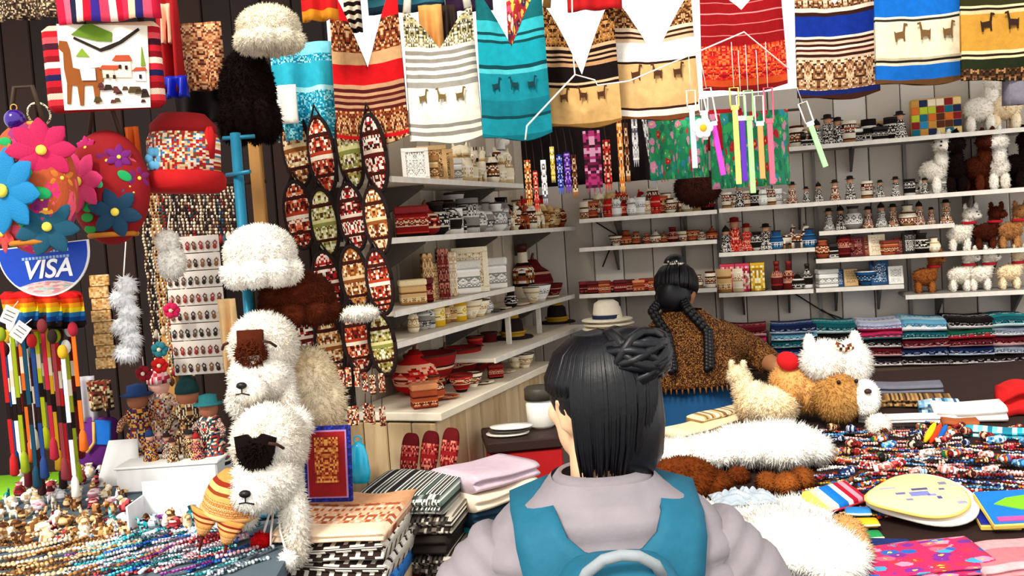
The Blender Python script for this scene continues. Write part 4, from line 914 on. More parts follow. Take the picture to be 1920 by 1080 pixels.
# ---------------------------------------------------------------- rack of oval pouches
def pouches():
    bm = {}
    pals = [['#e0c090', '#8a4a20', '#f4e4c4', '#5a2410', '#c88848'], ['#b03a20', '#f0e0c8', '#7a1a10', '#d8744a', '#3a120c'], ['#d8cc90', '#8a8a40', '#f0ead0', '#5a3018', '#b09a50'], ['#e0c8b0', '#5a1410', '#b01c1c', '#f4e8d8', '#2a0f0c']]
    nm = ['tan', 'red', 'olive', 'maroon']
    rows = [(210, 345, 'top'), (345, 462, 'second'), (462, 575, 'third'), (580, 690, 'bottom')]
    cols = [(556, 54, 0), (604, 50, 14), (656, 48, 4), (702, 44, 10)]
    for ri, (y0, y1, rn) in enumerate(rows):
        for ci, (px, w, off) in enumerate(cols):
            if ri == 2 and ci == 0: continue
            d = 2.62 - .05 * ci; s = sz(1, d); hh = (y1 - y0) * s * .52; ww = w * s * .5
            k = (ri + ci) % 4
            x = px + ri * 5
            r = empty('oval_pouch', P(x, (y0 + y1) / 2 + off, d), (0, -.1, -.3 + .08 * ri), f'{nm[k]} oval patterned pouch, {ordn(ci)} from the left in the {rn} row of the pouch rack', 'pouch', 'oval pouches on the rack')
            n = 22
            body = MB(); body.ell((0, 0, 0), (ww, .014, hh), 20, 12); body.build('pouch_body', WEAVE([(.2, 'm'), (.26, '#3a1209'), (.45, 'm'), (.5, pals[k][0]), (.56, pals[k][1]), (.75, 'm'), (.8, '#3a1209'), (1, 'm')], pals[k], 16, 26, 1, 'GEN', ri * 4 + ci), r)
            mb = MB(); mb.tube([(ww * 1.06 * cos(t), 0, hh * 1.04 * sin(t)) for t in [q / n * 2 * pi for q in range(n + 1)]], .006, 6); mb.build('dark_trim', M('#1c0805', .9), r)
            MB().tube([(-ww * .5, 0, hh * .9), (0, 0, hh * 1.35), (ww * .5, 0, hh * .9)], .004, 6).build('strap', M('#1c0805', .9), r)
pouches()
furobj('white_fur_scrap', [((0, 0, 0), (.05, .02, .018))], WF, None, P(672, 588, 2.42), 700, .012, .002, .3, 47)
tag(bpy.context.scene.objects['white_fur_scrap'], 'white fur scrap beside the brown fur hat', 'fur')
# small patterned charms under the pouches
for i in range(12):
    px = 640 + (i % 6) * 15 + rng.uniform(-3, 3); py = 715 + (i // 6) * 62 + rng.uniform(-8, 8)
    r = empty('charm', P(px, py, 2.45), (0, 0, rng.uniform(-.4, .4)), f'small patterned charm, {ordn(i % 6)} from the left in the {"upper" if i < 6 else "lower"} row under the pouch rack', 'charm', 'charms under the pouch rack')
    MB().box((0, 0, 0), (.016, .006, .05), bev=.002).build('charm_body', MOS(['#c08a5a', '#6a1a14', '#f0e0c8', '#2a120c', '#a83a2a', '#d8b890'], 5, 12, 0, seed=i), r, smooth=False); MB().tube([(0, 0, .025), (.002, 0, .05)], .0012, 5).build('loop', M('#2a120c'), r)
# ---------------------------------------------------------------- folded textiles
def fold_mesh(w, dp, h, seed=0, n=44, nx=12):
    rng = random.Random(seed); mb = MB(); ph = rng.uniform(0, 6)
    def fn(u, v):
        t = 2 * pi * v; c, s_ = cos(t), sin(t)
        y = math.copysign(abs(c) ** .35, c) * dp / 2; z = math.copysign(abs(s_) ** .7, s_) * h / 2
        z *= 1 - (.22 * math.exp(-((s_) / .16) ** 2) if c < 0 else 0)
        if c < 0: y += .18 * h * math.exp(-(s_ / .14) ** 2) * 2
        x = (u - .5) * w
        return (x * (1 + .012 * sin(v * 9 + ph)), y + .003 * sin(u * 9 + ph), z + .08 * h * sin(u * 5 + ph) * (1 if s_ > 0 else .3) + h / 2)
    cum = [0.0]; p0 = Vector(fn(.5, 0))
    for k in range(1, 401):
        p1 = Vector(fn(.5, k / 400)); cum.append(cum[-1] + (p1 - p0).length); p0 = p1
    mb.grid(fn, nx, n, lambda u, v: (u, cum[int(round(v * 400))] / cum[-1]))
    w1 = nx + 1
    mb.F.append(tuple(i * w1 for i in range(n))); mb.F.append(tuple(i * w1 + nx for i in range(n - 1, -1, -1)))
    return mb
def stack(name, base, rz, w, dp, layers, where, group, cat='blanket', jit=.006):
    """layers bottom to top: (height, material, colour words)"""
    z = base.z; rng = random.Random(int(base.x * 1000)); R = Matrix.Rotation(rz, 3, 'Z')
    for k, (h, m, lab) in enumerate(layers):
        o = fold_mesh(w * rng.uniform(.95, 1.03), dp * rng.uniform(.96, 1.03), h, k + int(abs(base.x) * 99)).build(name, m, None, (base.x + rng.uniform(-jit, jit), base.y + rng.uniform(-jit, jit), z), (0, 0, rz + rng.uniform(-.03, .03)))
        tag(o, lab + ' ' + where, cat, group); z += h * .95
    return z
r = empty('bench', (-.235, 2.13, 0), None, 'low wooden bench under the folded blankets beside the counter', 'bench')
MB().box((0, 0, .74), (.5, .66, .025), bev=.003).build('seat', WOOD('#6a4626', '#8a6238'), r, smooth=False)
for sx in (-1, 1):
    for sy in (-1, 1): MB().box((sx * .21, sy * .28, .36), (.05, .05, .73)).build('leg', WOOD('#5a3a1e', '#7a542e'), r, smooth=False)
FK = FRET('#2a1610', '#f0e8da', 4, rows=15); FB = FRET('#0a4fa8', '#2f86d8', 6, rows=15)
peach = WEAVE([(.1, '#e6b08a'), (.2, 'm'), (.3, '#f0c8a4'), (.45, 'm'), (.6, '#f4d8b8'), (.8, 'm'), (1, '#e0a478')], ['#e8a880', '#f4d8bc', '#b05a34', '#f0c09a'], 40, 40, 5)
tp = P(655, 990, 1.84); hk = .041; n = 6
z0 = .755
lay = []
cols = [('#3a2a22', 'dark brown'), ('#7a1a1c', 'maroon'), ('#c9b08a', 'sand'), ('#2a4a5a', 'slate blue')]
zt = tp.z - .03 - 3 * hk * .95
nb = max(1, int(round((zt - z0) / (hk * .95)))); hb = (zt - z0) / nb / .95
for k in range(nb): lay.append((hb, M(cols[k % 4][0], .95, .2, 60), f'{cols[k % 4][1]} folded blanket, {ordn(k)} from the bench,'))
lay += [(hk, FB, 'bright blue folded blanket'), (hk, FK, 'lower black and white fret patterned blanket'), (hk, FK, 'upper black and white fret patterned blanket'), (.03, peach, 'peach patterned folded blanket topmost')]
stack('folded_blanket', Vector((tp.x - .02, tp.y + .14, z0)), -.12, .215, .3, lay, 'in the front blanket stack', 'front blanket stack')
grey = MOS(['#d8d6ce', '#3a3a36', '#9aa098', '#efede6', '#5a6a60', '#1c1a18'], 60, 12, 4); gk = MOS(['#2a2420', '#4a423a', '#16110f', '#6a6054', '#c9bfae'], 40, 10, 0)
tp = P(775, 900, 2.2); H = tp.z - z0; lay = []
spec = [(M('#1c1512', .95), 'black'), (MOS(['#c98a7a', '#e6c0ac', '#8a4a3c'], 50, 8, 0), 'salmon flecked'), (MOS(['#d8ccb0', '#6a5a40', '#efe6d0'], 50, 8, 0), 'cream flecked'), (M('#b87a6c', .95, .2, 60), 'dusty pink'), (MOS(['#d0c8b4', '#3a342c'], 50, 6, 0), 'cream and black flecked'), (gk, 'charcoal patterned'), (M('#241c18', .95, .3, 60), 'dark brown'), (gk, 'charcoal mottled'), (grey, 'grey and white geometric patterned')]
for m_, n_ in spec: lay.append((H / 9 / .95, m_, n_ + ' folded blanket'))
stack('folded_blanket', Vector((tp.x + .01, tp.y - .02, z0)), -.2, .2, .26, lay, 'in the middle blanket stack', 'middle blanket stack')
tp = P(915, 872, 2.28); H = tp.z - z0; lay = []
spec = [(M('#2a1210', .95), 'dark maroon'), (M('#123a24', .95), 'dark green'), (M('#5a1418', .95), 'wine red'), (M('#8a6a3a', .95), 'ochre'), (M('#1c4a86', .9, .2, 60), 'royal blue'), (MOS(['#e8ecf0', '#9ab0c0', '#ffffff'], 40, 5, 0), 'white flecked'), (M('#12808a', .9, .2, 60), 'teal'), (M('#16344a', .9), 'dark navy'), (M('#e6d4bc', .9, .1, 60), 'cream'), (M('#cbb4c0', .9, .12, 60), 'pale lilac')]
for m_, n_ in spec: lay.append((H / 10 / .95, m_, n_ + ' folded throw'))
stack('folded_throw', Vector((tp.x - .01, tp.y + .0, z0)), .75, .2, .17, lay, 'in the stack nearest the shopper', 'throw stack nearest the shopper', 'throw')
# framed red textile, turquoise parcel, cushions, red crate
d = 2.0; s = sz(1, d); r = empty('framed_textile', P(618, 940, d), (-.12, 0, -.15), 'dark red figured textile with a blue border behind the blankets', 'textile')
MB().box((0, 0, 70 * s), (92 * s, .008, 142 * s), bev=.002).build('border', MOS(['#141a6a', '#2030a0', '#141a6a', '#0e1250'], 30, 40, 0), r, smooth=False)
MB().box((0, -.004, 70 * s), (78 * s, .006, 126 * s)).build('inner_border', M('#a87ab0', .9), r, smooth=False)
MB().box((0, -.0055, 70 * s), (72 * s, .006, 120 * s)).build('field', M('#8a0f14', .9, .3, 40), r, smooth=False)
MB().box((0, -.008, 78 * s), (46 * s, .004, 84 * s)).build('central_figure', MOS(['#c97a34', '#8a1a14', '#e0a050', '#b05a24', '#7a1410'], 14, 22, 1), r, smooth=False)
s = sz(1, 2.15); r = empty('gift_bag', P(677, 905, 2.15), None, 'turquoise plastic bag right of the framed red textile', 'bag')
MB().lathe([(15 * s, 0), (18 * s, 20 * s), (17 * s, 50 * s), (12 * s, 70 * s), (3 * s, 78 * s)], 12, (0, 0, 0), 1, .6, True, lambda a, v: .1 * sin(a * 5 + v * 7)).build('bag_body', M('#18b0d8', .25, .15, 20, .5, spec=.6), r)
MB().torus((0, 0, 82 * s), 7 * s, 1.5 * s).build('handle', M('#18b0d8', .3), r)
for k, (px, py, rz) in enumerate(((764, 892, -.15), (801, 888, -.2), (838, 882, -.3))):
    d = 2.38; s = sz(1, d); r = empty('cushion', P(px, py, d), (-.25, .12, rz), f'dark red figured cushion, {ordn(k)} from the left leaning on the counter', 'cushion', 'red cushions leaning on the counter')
    mb = MB()
    mb.ell((0, 0, 40 * s), (20 * s, 11 * s, 40 * s), 24, 16)
    for q, (X, Y, Z) in enumerate(mb.V):
        X2, Z2 = X / (20 * s), (Z - 40 * s) / (40 * s); mb.V[q] = (math.copysign(abs(X2) ** .55, X2) * 17 * s, Y, math.copysign(abs(Z2) ** .6, Z2) * 40 * s + 40 * s)
    mb.build('cushion_cover', WEAVE([(.3, '#5a0c10'), (.55, 'm'), (.65, '#8a1418'), (.9, 'm'), (1, '#3a0a0c')], ['#b03a34', '#5a0c10', '#d8806a', '#7a1418'], 16, 20, 1, 'GEN', k), r)
    MB().torus((0, 0, 40 * s), 1 * s, .5 * s, 8, 4).build('button', M('#3a0808'), r)
p = P(985, 905, 2.75); r = empty('red_crate', (p.x, p.y, 0), (0, 0, .1), 'red wooden crate with a dark lid beside the counter', 'crate')
zc = P(985, 812, 2.7).z
MB().box((0, 0, zc / 2 - .02), (.2, .2, zc - .04), bev=.004).build('crate_body', M('#a80c10', .6, .25, 15), r, smooth=False)
MB().box((0, 0, zc - .02), (.22, .22, .03), bev=.004).build('lid', M('#2a1410', .6), r, smooth=False)
jr = empty('storage_jar', (p.x + .06, p.y + .05, zc - .005), None, 'white storage jar with a dark lid on the red crate', 'jar')
MB().lathe([(.03, 0), (.042, .01), (.044, .07), (.036, .085)], 20).build('jar_body', M('#e8e4da', .4, .06), jr); MB().lathe([(.046, .083), (.046, .115), (.04, .12)], 20).build('lid', M('#3a342c', .5), jr)
for k in range(3): tag(MB().lathe([(.02, 0), (.06, .004), (.062, .008), (.02, .009)], 20, (0, 0, 0), 1, .7).build('tray', M(('#d8d0c4', '#3a342e', '#efe9df')[k], .5), None, (p.x - .04 + .006 * k, p.y - .03, zc - .005 + .0095 * k)), ('lowest', 'middle', 'topmost')[k] + ' of three shallow dishes on the red crate', 'dish', 'dishes on the crate')
# ---------------------------------------------------------------- jewellery table
rng = random.Random(21)
def beadstring(n, L, r, bend, seed):
    g = random.Random(seed); mb = MB()
    for k in range(n):
        t = k / (n - 1) - .5; mb.ell((t * L, bend * (t * t * 4 - 1) + g.uniform(-.1, .1) * r, 0), (L / n * .56, r * g.uniform(.8, 1.1), r * g.uniform(.8, 1.1)), 6, 4)
    return mb.data('bead_string')
BS = [beadstring(14, .09, .0042, .006, 1), beadstring(12, .075, .005, -.005, 2), beadstring(18, .11, .0036, .01, 3)]
cool = [('turquoise', ['#18a0b0', '#5ad0d8', '#0c6a7a', '#e8f4f4']), ('blue', ['#1450b0', '#3a80d8', '#0c2a6a', '#c0d8f0']), ('white', ['#f0f0f0', '#c8d0d8', '#ffffff', '#8a98a8']), ('maroon', ['#8a1420', '#c04a50', '#4a0c10', '#e0b0b0']), ('purple', ['#7a2080', '#b060b0', '#40104a', '#e0c8e0']), ('grey', ['#6a7a86', '#aab4bc', '#3a444c', '#e0e4e8']), ('pale pink', ['#e6b8c0', '#f4dce0', '#c08090', '#ffffff']), ('teal', ['#0f6a72', '#2a9aa0', '#0a3a44', '#a0d8d8'])]
warm = [('cream', ['#f0dcb4', '#d8b888', '#fff4dc', '#a87a48']), ('tan', ['#c89a5c', '#8a5a2c', '#e6c490', '#5a3418']), ('ivory', ['#f8f0e0', '#d8c8a8', '#ffffff', '#b8a078']), ('brown', ['#7a4a24', '#4a2810', '#b07a44', '#e0c090'])]
def rows_of(n, region, cols, zf, rz, name, lab, grp, cat, lift=.004, seed=0, meshes=BS, scl=(.8, 1.15), jitter=.35):
    g = random.Random(seed); (x0, y0), (x1, y1), (x2, y2) = region   # origin, along, across
    a = int(sqrt(n * 1.2)) or 1; b = int(math.ceil(n / a)); k = 0
    for i in range(b):
        for j in range(a):
            if k >= n: return
            u, v = (j + .5 + g.uniform(-jitter, jitter)) / a, (i + .5 + g.uniform(-jitter, jitter)) / b
            px = x0 + (x1 - x0) * u + (x2 - x0) * v; py = y0 + (y1 - y0) * u + (y2 - y0) * v
            p = on_plane(px, py, zf); nm, pal = cols[g.randrange(len(cols))]
            o = inst(name, meshes[g.randrange(len(meshes))], MOS(pal, g.choice((9, 14)), 3, 0, seed=g.randrange(3)), None, p + Vector((0, 0, lift + .003 * (k % 3))), (g.uniform(-.1, .1), g.uniform(-.08, .08), rz + g.gauss(0, .18)), g.uniform(*scl))
            tag(o, f'{nm} {lab}, {ordn(j)} from left in {ordn(i)} row', cat, grp); k += 1
rows_of(100, ((170, 985), (450, 935), (150, 1100)), cool, zl, .7, 'bead_bracelet', 'bead bracelet on left table', 'bead bracelets on the left table', 'bracelet', .005, 5)
rows_of(16, ((330, 1030), (470, 1005), (345, 1100)), cool, zl, .6, 'bead_bracelet', 'bead bracelet at left table corner', 'bead bracelets at the left table corner', 'bracelet', .005, 8)
rows_of(34, ((-20, 1010), (235, 985), (-20, 1110)), warm, zl, .45, 'bead_necklace', 'wooden bead string on left table', 'wooden bead strings on the left table', 'necklace', .005, 6, scl=(1.0, 1.4))
# small carved animals: llama and turtle and bird shapes of one unit height
def llama_mb():
    m = MB(); m.ell((0, 0, .42), (.3, .17, .19), 12, 8)
    for x in (-.19, .19):
        for y in (-.08, .08): m.tube([(x, y, .38), (x, y, 0)], [.065, .05], 6)
    m.tube([(.22, 0, .45), (.3, 0, .65), (.32, 0, .86)], [.13, .09, .075], 8); m.ell((.38, 0, .87), (.13, .075, .075), 10, 6)
    for y in (-.04, .04): m.ell((.31, y, .97), (.025, .02, .07), 6, 4)
    m.ell((-.32, 0, .47), (.06, .05, .08), 6, 4); return m
LL = llama_mb().data('llama')
bird = MB().ell((0, 0, .4), (.36, .25, .36), 12, 8); bird.ell((.25, 0, .75), (.2, .18, .2), 10, 7); bird.tube([(.4, 0, .75), (.6, 0, .7)], [.07, .01], 6); bird.tube([(-.25, 0, .45), (-.6, 0, .55)], [.14, .05], 6, .4); bird.ell((0, 0, .05), (.2, .16, .06), 10, 5); bird = bird.data('bird')
owl = MB().lathe([(.24, 0), (.32, .2), (.33, .45), (.26, .66), (.3, .8), (.2, .95), (.02, 1)], 12)
for y in (-.1, .1): owl.ell((y, -.27, .78), (.09, .05, .09), 8, 5); owl.tube([(y * 1.6, 0, .92), (y * 1.9, 0, 1.08)], [.06, .01], 5)
owl.tube([(0, -.28, .7), (0, -.36, .66)], [.04, .01], 5); owl = owl.data('owl')
pot = MB().lathe([(.2, 0), (.36, .15), (.42, .4), (.34, .65), (.2, .78), (.24, .95), (.27, 1), (.2, .98), (.15, .8)], 14, cap=False); pot.lathe([(.001, .0), (.2, 0)], 14, cap=False); pot = pot.data('pot')
turtle = MB().ell((0, 0, .35), (.5, .38, .32), 12, 8); turtle.ell((.58, 0, .4), (.17, .13, .13), 8, 6)
for x in (-.3, .3):
    for y in (-.3, .3): turtle.ell((x, y, .1), (.15, .1, .1), 8, 5)
turtle = turtle.data('turtle')
KINDS = [('carved llama', LL), ('carved bird', bird), ('carved owl', owl), ('tiny pot', pot), ('carved turtle', turtle)]
k = 0
cnt = {}
for i in range(9):
    for j in range(10):
        px = -12 + j * 26 + rng.uniform(-9, 9) + i * 2; py = 905 + i * 15 - j * 1.5 + rng.uniform(-5, 5)
        if px < 70 and py < 930 - px * .3: continue
        if px > 245: continue
        if py > 1040: continue
        p = on_plane(px, py, zl); nm, pal = (warm * 3 + cool[2:4] + cool[6:8])[rng.randrange(16)]; kn, me = KINDS[rng.randrange(5)]
        o = inst('carved_figurine', me, MOS(pal, 5, 6, 0, seed=rng.randrange(4)), None, p, (0, 0, rng.uniform(0, 6.28)), rng.uniform(.026, .04)); k += 1
        tag(o, f'{nm} {kn} on left table, {ordn(j)} from left in {ordn(i)} row', 'figurine', 'carved figurines on the left table')
# white display boxes
s = 1
def tblock(name, px, py, wpx, hpx, dpm, mat, lab, cat, zf=zl, rz=0):
    p = on_plane(px, py, zf); d = proj(p)[2]; w, h = sz(wpx, d), sz(hpx, d)
    r = empty(name, p + Vector((0, 0, .002)), (0, 0, rz), lab, cat)
    return r, w, h, d
r, w, h, d = tblock('display_box', 315, 922, 190, 46, .12, None, 'white display box carrying the dolls on the left table', 'box')
MB().box((0, .06, h / 2), (w, .12, h), bev=.004).build('box_body', M('#e6e6e6', .7, .06), r, smooth=False); MB().box((0, .06, h + .002), (w * 1.03, .126, .006), bev=.002).build('lid', M('#f2f0ec', .6, .05), r, smooth=False)
dollbase = r.location + Vector((0, .06, h + .005)); dolld = d
r, w, h, d = tblock('card_stand', 222, 912, 85, 78, .05, None, 'folded white card tent left of the doll box', 'card')
mb = MB(); mb.grid(lambda u, v: ((u - .5) * w * (1 - .35 * v), .0 + .05 * v, h * v), 4, 4); mb.grid(lambda u, v: ((u - .5) * w * (1 - .35 * v), .1 - .05 * v, h * v), 4, 4)
o = mb.build('folded_card', M('#f2f2f0', .7, .05), r); o.modifiers.new('t', 'SOLIDIFY').thickness = .002
r, w, h, d = tblock('display_tray', 325, 1005, 165, 85, .1, None, 'clear fronted white tray of small trinkets on the left table', 'tray')
MB().box((0, .09, h / 2), (w, .006, h)).build('back_panel', M('#e8eaec', .6), r, smooth=False)
MB().box((0, .045, .004), (w, .09, .008)).build('tray_floor', M('#dcdcdc', .7), r, smooth=False)
for sx in (-1, 1): MB().box((sx * w / 2, .045, h * .35), (.004, .09, h * .7)).build('side_panel', M('#e4e6e8', .6), r, smooth=False)
tb = r.location.copy(); tw = w
for i in range(14):
    nm, pal = (cool + warm)[(i * 5) % 12]; kn, me = KINDS[(i * 3) % 5]
    o = inst('trinket', me, MOS(pal, 5, 6, 0, seed=i % 3), None, tb + Vector((-tw / 2 + .01 + (i % 7 + .5) * (tw - .02) / 7, .022 + .035 * (i // 7), .008)), (0, 0, rng.uniform(0, 6)), rng.uniform(.026, .036))
    tag(o, f'{nm} {kn} in white tray, {ordn(i % 7)} from left in {"front" if i < 7 else "back"} row', 'trinket', 'trinkets in the white tray')
# dolls
SK = MB().lathe([(.26, 0), (.25, .06), (.2, .25), (.13, .45), (.17, .55), (.16, .64), (.07, .7)], 14).data('dress')
HD = MB().ell((0, 0, 0), (.13, .125, .145), 14, 9).data('head')
HT = MB().lathe([(.2, 0), (.21, .015), (.13, .03), (.12, .13), (.03, .15)], 16).data('hat')
HC = MB().lathe([(.145, -.03), (.14, .04), (.1, .12), (.03, .19), (.012, .24)], 14).data('cap')
AR = MB().tube([(0, 0, 0), (.1, -.03, -.1), (.13, -.1, -.18)], [.05, .045, .035], 8).data('arm')
def doll(loc, h, dress, hatm, lab, grp, hat=HT, skin='#e8b090', rz=0, arms=True, cat='doll'):
    r = inst('doll', SK, dress, None, loc, (0, 0, rz), h / .98)
    inst('head', HD, M(skin, .7, .05), r, (0, 0, .78)); inst('hat', hat, hatm, r, (0, 0, .84))
    if arms:
        for e in (-1, 1): inst('arm', AR, dress, r, (e * .13, -.02, .6), None, (e, 1, 1))
    return tag(r, lab, cat, grp)
DP = [['#8a1a1c', '#1c3a6a', '#e0a030', '#2a120c', '#c9b08a'], ['#2a5a6a', '#c0302a', '#f0e0c0', '#14202a'], ['#5a2a14', '#b08a50', '#1c120c', '#d8c8a8'], ['#7a1a3a', '#e0c060', '#2a1030', '#c05a70']]
dl_ = [(-.055, .0, .07, 0, HC), (-.02, .015, .06, 1, HT), (.035, .01, .065, 2, HT), (.062, -.02, .06, 3, HC), (.008, -.03, .055, 2, HT)]
for k, (dx, dy, h, pi_, ht) in enumerate(dl_):
    doll(dollbase + Vector((dx, dy, 0)), h, MOS(DP[pi_], 20, 20, 0, seed=k), M(('#1c3a6a', '#2a120c', '#1a1a1a', '#a01a20', '#3a1a10')[k], .9), f'small patterned doll, {ordn(k)} on the white display box', 'small dolls on the white box', ht, rz=rng.uniform(-.4, .4))
# the large doll with the pink face, on a wooden stand behind the box
p = P(312, 880, 2.44); r = empty('pedestal', (p.x, p.y, zl(p.y)), None, 'dark wooden pedestal behind the white doll box', 'pedestal'); zz = P(312, 838, 2.44).z; zz0 = zl(p.y)
MB().box((0, 0, (zz - zz0) / 2), (.1, .07, zz - zz0), bev=.004).build('column', WOOD('#3a1c10', '#5a3018'), r, smooth=False); MB().box((0, 0, zz - zz0 - .008), (.12, .08, .016), bev=.003).build('top', WOOD('#4a2814', '#6a3c20'), r, smooth=False)
doll(Vector((p.x, p.y, zz)), .2, MOS(['#d8b8a0', '#e8d0c0', '#b0303a', '#8a8a98', '#e0a040', '#f0e4d8', '#3a2a2a'], 34, 30, 1), MOS(['#c03040', '#f4e8e0', '#e0a0a8', '#8a1a2a'], 12, 6, 0), 'large doll with a pink face and banded cap behind the white box', 'large dolls', HC, '#f0b8a4', .1)
for k, (px, py, d, h, c, hat, nm) in enumerate(((268, 862, 2.4, .19, DP[0], '#1c3a6a', 'dark red'), (362, 860, 2.38, .2, DP[2], '#123a3a', 'brown'), (400, 870, 2.32, .17, DP[1], '#2a7a80', 'teal'))):
    q = P(px, py, d); zq = max(.03, q.z - zl(q.y)); q.z = zl(q.y) + zq; rr = empty('pedestal', (q.x, q.y, zl(q.y)), None, f'narrow dark stand under the {nm} dressed doll', 'pedestal'); MB().box((0, 0, zq / 2), (.055, .055, zq), bev=.003).build('column', WOOD('#2a140c', '#4a2814'), rr, smooth=False); MB().box((0, 0, zq - .004), (.07, .07, .008)).build('top', WOOD('#2a140c', '#4a2814'), rr, smooth=False)
    doll(q, h, MOS(c, 34, 30, 1, seed=k), M(hat, .9), f'{nm} dressed doll beside the large pink faced doll', 'large dolls', (HT, HC)[k % 2], '#a8684a', rng.uniform(-.5, .5))
# purple bag, grey ornament, lime cloth
r = empty('felt_bag', P(182, 885, 2.42), (0, .1, 0), 'purple felt bag with a bright blue square left of the dolls', 'bag'); s = sz(1, 2.42)
MB().box((0, 0, 52 * s), (72 * s, .03, 105 * s), bev=.008).build('bag_body', M('#5a1c70', .9, .3, 30), r); MB().box((16 * s, -.018, 78 * s), (30 * s, .008, 46 * s), bev=.002).build('blue_square', M('#0f6ac8', .8), r, smooth=False); MB().tube([(-12 * s, -.02, 40 * s), (2 * s, -.024, 60 * s), (0, -.022, 98 * s)], .004, 6).build('yellow_piping', M('#e8b060'), r)
MB().tube([(-20 * s, 0, 100 * s), (-10 * s, 0, 150 * s), (14 * s, 0, 150 * s), (22 * s, 0, 100 * s)], .004, 6).build('handle', M('#3a1248'), r)
hang('metal_plate', 150, 184, 705, 790, 2.4, M('#a8a4ac', .6), 'pale grey metal plate left of the dolls', 'plate', .006)
hang('speckled_purse', 166, 212, 715, 770, 2.35, MOS(['#5a3a1c', '#d8c8a0', '#2a1a10', '#a08050', '#8a1a1c'], 14, 12, 0), 'brown speckled purse beside the pale grey plate', 'purse', .01, th=.02)
p = P(50, 935, 2.72); r = empty('plastic_stool', (p.x, p.y, 0), None, 'lime green plastic stool behind the left table', 'stool'); zz = P(50, 905, 2.72).z
MB().box((0, 0, zz - .01), (.3, .25, .02), bev=.005).build('seat', M('#7ab81c', .5, .1), r)
for sx in (-1, 1):
    for sy in (-1, 1): MB().tube([(sx * .12, sy * .1, zz - .02), (sx * .14, sy * .115, 0)], .018, 8).build('leg', M('#6aa818', .5, .1), r)
# ---------------------------------------------------------------- right table: furs and soft toys
def rp(px, py): return on_plane(px, py, zr)
def furpile(name, blobs, mat, lab, cat='fur', n=4000, L=.018, seed=1, wd=.0017, grp=None):
    """blobs: (px, py of centre on the table, rx px, ry m, rz px)"""
    p0 = rp(blobs[0][0], blobs[0][1]); parts = []
    for (px, py, rx, ry, rz) in blobs:
        p = rp(px, py); d = proj(p)[2]; h = sz(rz, d); parts.append((p - p0 + Vector((0, 0, h * .9)), (sz(rx, d), ry, h)))
    o = furobj(name, parts, mat, None, p0, n, L, wd, .25, seed); return tag(o, lab, cat, grp)
WFB = FUR('#fffdf6', '#f6efe2')
furpile('fur_rug', [(1290, 862, 80, .08, 20), (1345, 868, 60, .1, 28), (1400, 866, 60, .12, 36), (1460, 868, 75, .13, 40), (1510, 862, 45, .11, 30)], WFB, 'thick white fur rug lying behind the brown fur', 'rug', 9000, .02, 51)
furpile('fur_rug', [(1400, 1060, 90, .14, 34), (1480, 1050, 100, .15, 44), (1540, 1070, 80, .13, 42), (1440, 1000, 70, .09, 24), (1380, 990, 60, .08, 16), (1340, 1000, 50, .08, 16), (1500, 985, 60, .07, 18), (1350, 1070, 60, .1, 24), (1420, 965, 70, .05, 14), (1500, 960, 60, .05, 14), (1340, 965, 50, .05, 12)], WFB, 'large white fur rug at the front of the right table', 'rug', 14000, .02, 53)
furpile('fur_pelt', [(1280, 936, 66, .05, 42), (1330, 930, 42, .04, 26), (1235, 936, 45, .04, 28)], FUR('#7a3a12', '#4a1c08'), 'dark brown fur pelt next to the shopper', 'fur', 5000, .012, 55)
furpile('fur_pelt', [(1590, 1035, 30, .05, 34), (1605, 1060, 25, .05, 30)], FUR('#e8b87a', '#c98f4e'), 'sandy orange fur pelt beside the large white rug', 'fur', 2400, .014, 57)
furpile('fur_tail', [(1385, 905, 18, .02, 15)], FUR('#7a3a14', '#5a260c'), 'short brown fur tail on the white rug', 'fur', 900, .01, 58)
furpile('fur_tail', [(1440, 920, 20, .03, 18), (1475, 925, 25, .03, 20), (1505, 915, 20, .03, 20)], FUR('#9a5420', '#5a2a0e'), 'long brown fur tail right of the short one', 'fur', 1800, .011, 59)
# clear plastic wrapper
def crumple(px, py, rx, ry, h, lab, col, seed):
    p = rp(px, py); d = proj(p)[2]; w = sz(rx, d); g = random.Random(seed); mb = MB(); ph = [g.uniform(0, 6) for _ in range(6)]
    mb.grid(lambda u, v: ((u - .5) * 2 * w, (v - .5) * 2 * ry, h * sin(pi * u) ** .6 * sin(pi * v) ** .6 * (.6 + .45 * sin(u * 27 + ph[0] + 4 * sin(v * 9 + ph[1])) + .35 * sin(v * 31 + ph[2] + u * 14))), 44, 34)
    m, nt, bs = newmat('clear plastic'); bs.inputs['Base Color'].default_value = lin(col); bs.inputs['Roughness'].default_value = .12; bs.inputs['Transmission Weight'].default_value = .55; bs.inputs['IOR'].default_value = 1.3
    o = mb.build('plastic_wrapper', m, None, p + Vector((0, 0, .035))); o.modifiers.new('t', 'SOLIDIFY').thickness = .001
    return tag(o, lab, 'wrapper')
crumple(1395, 962, 58, .05, .02, 'clear bluish plastic wrapper lying on the large white rug', '#dfeaf4', 3)
crumple(1470, 792, 62, .03, .02, 'clear greyish plastic wrapper round the cream soft toy', '#c8c4cc', 5)
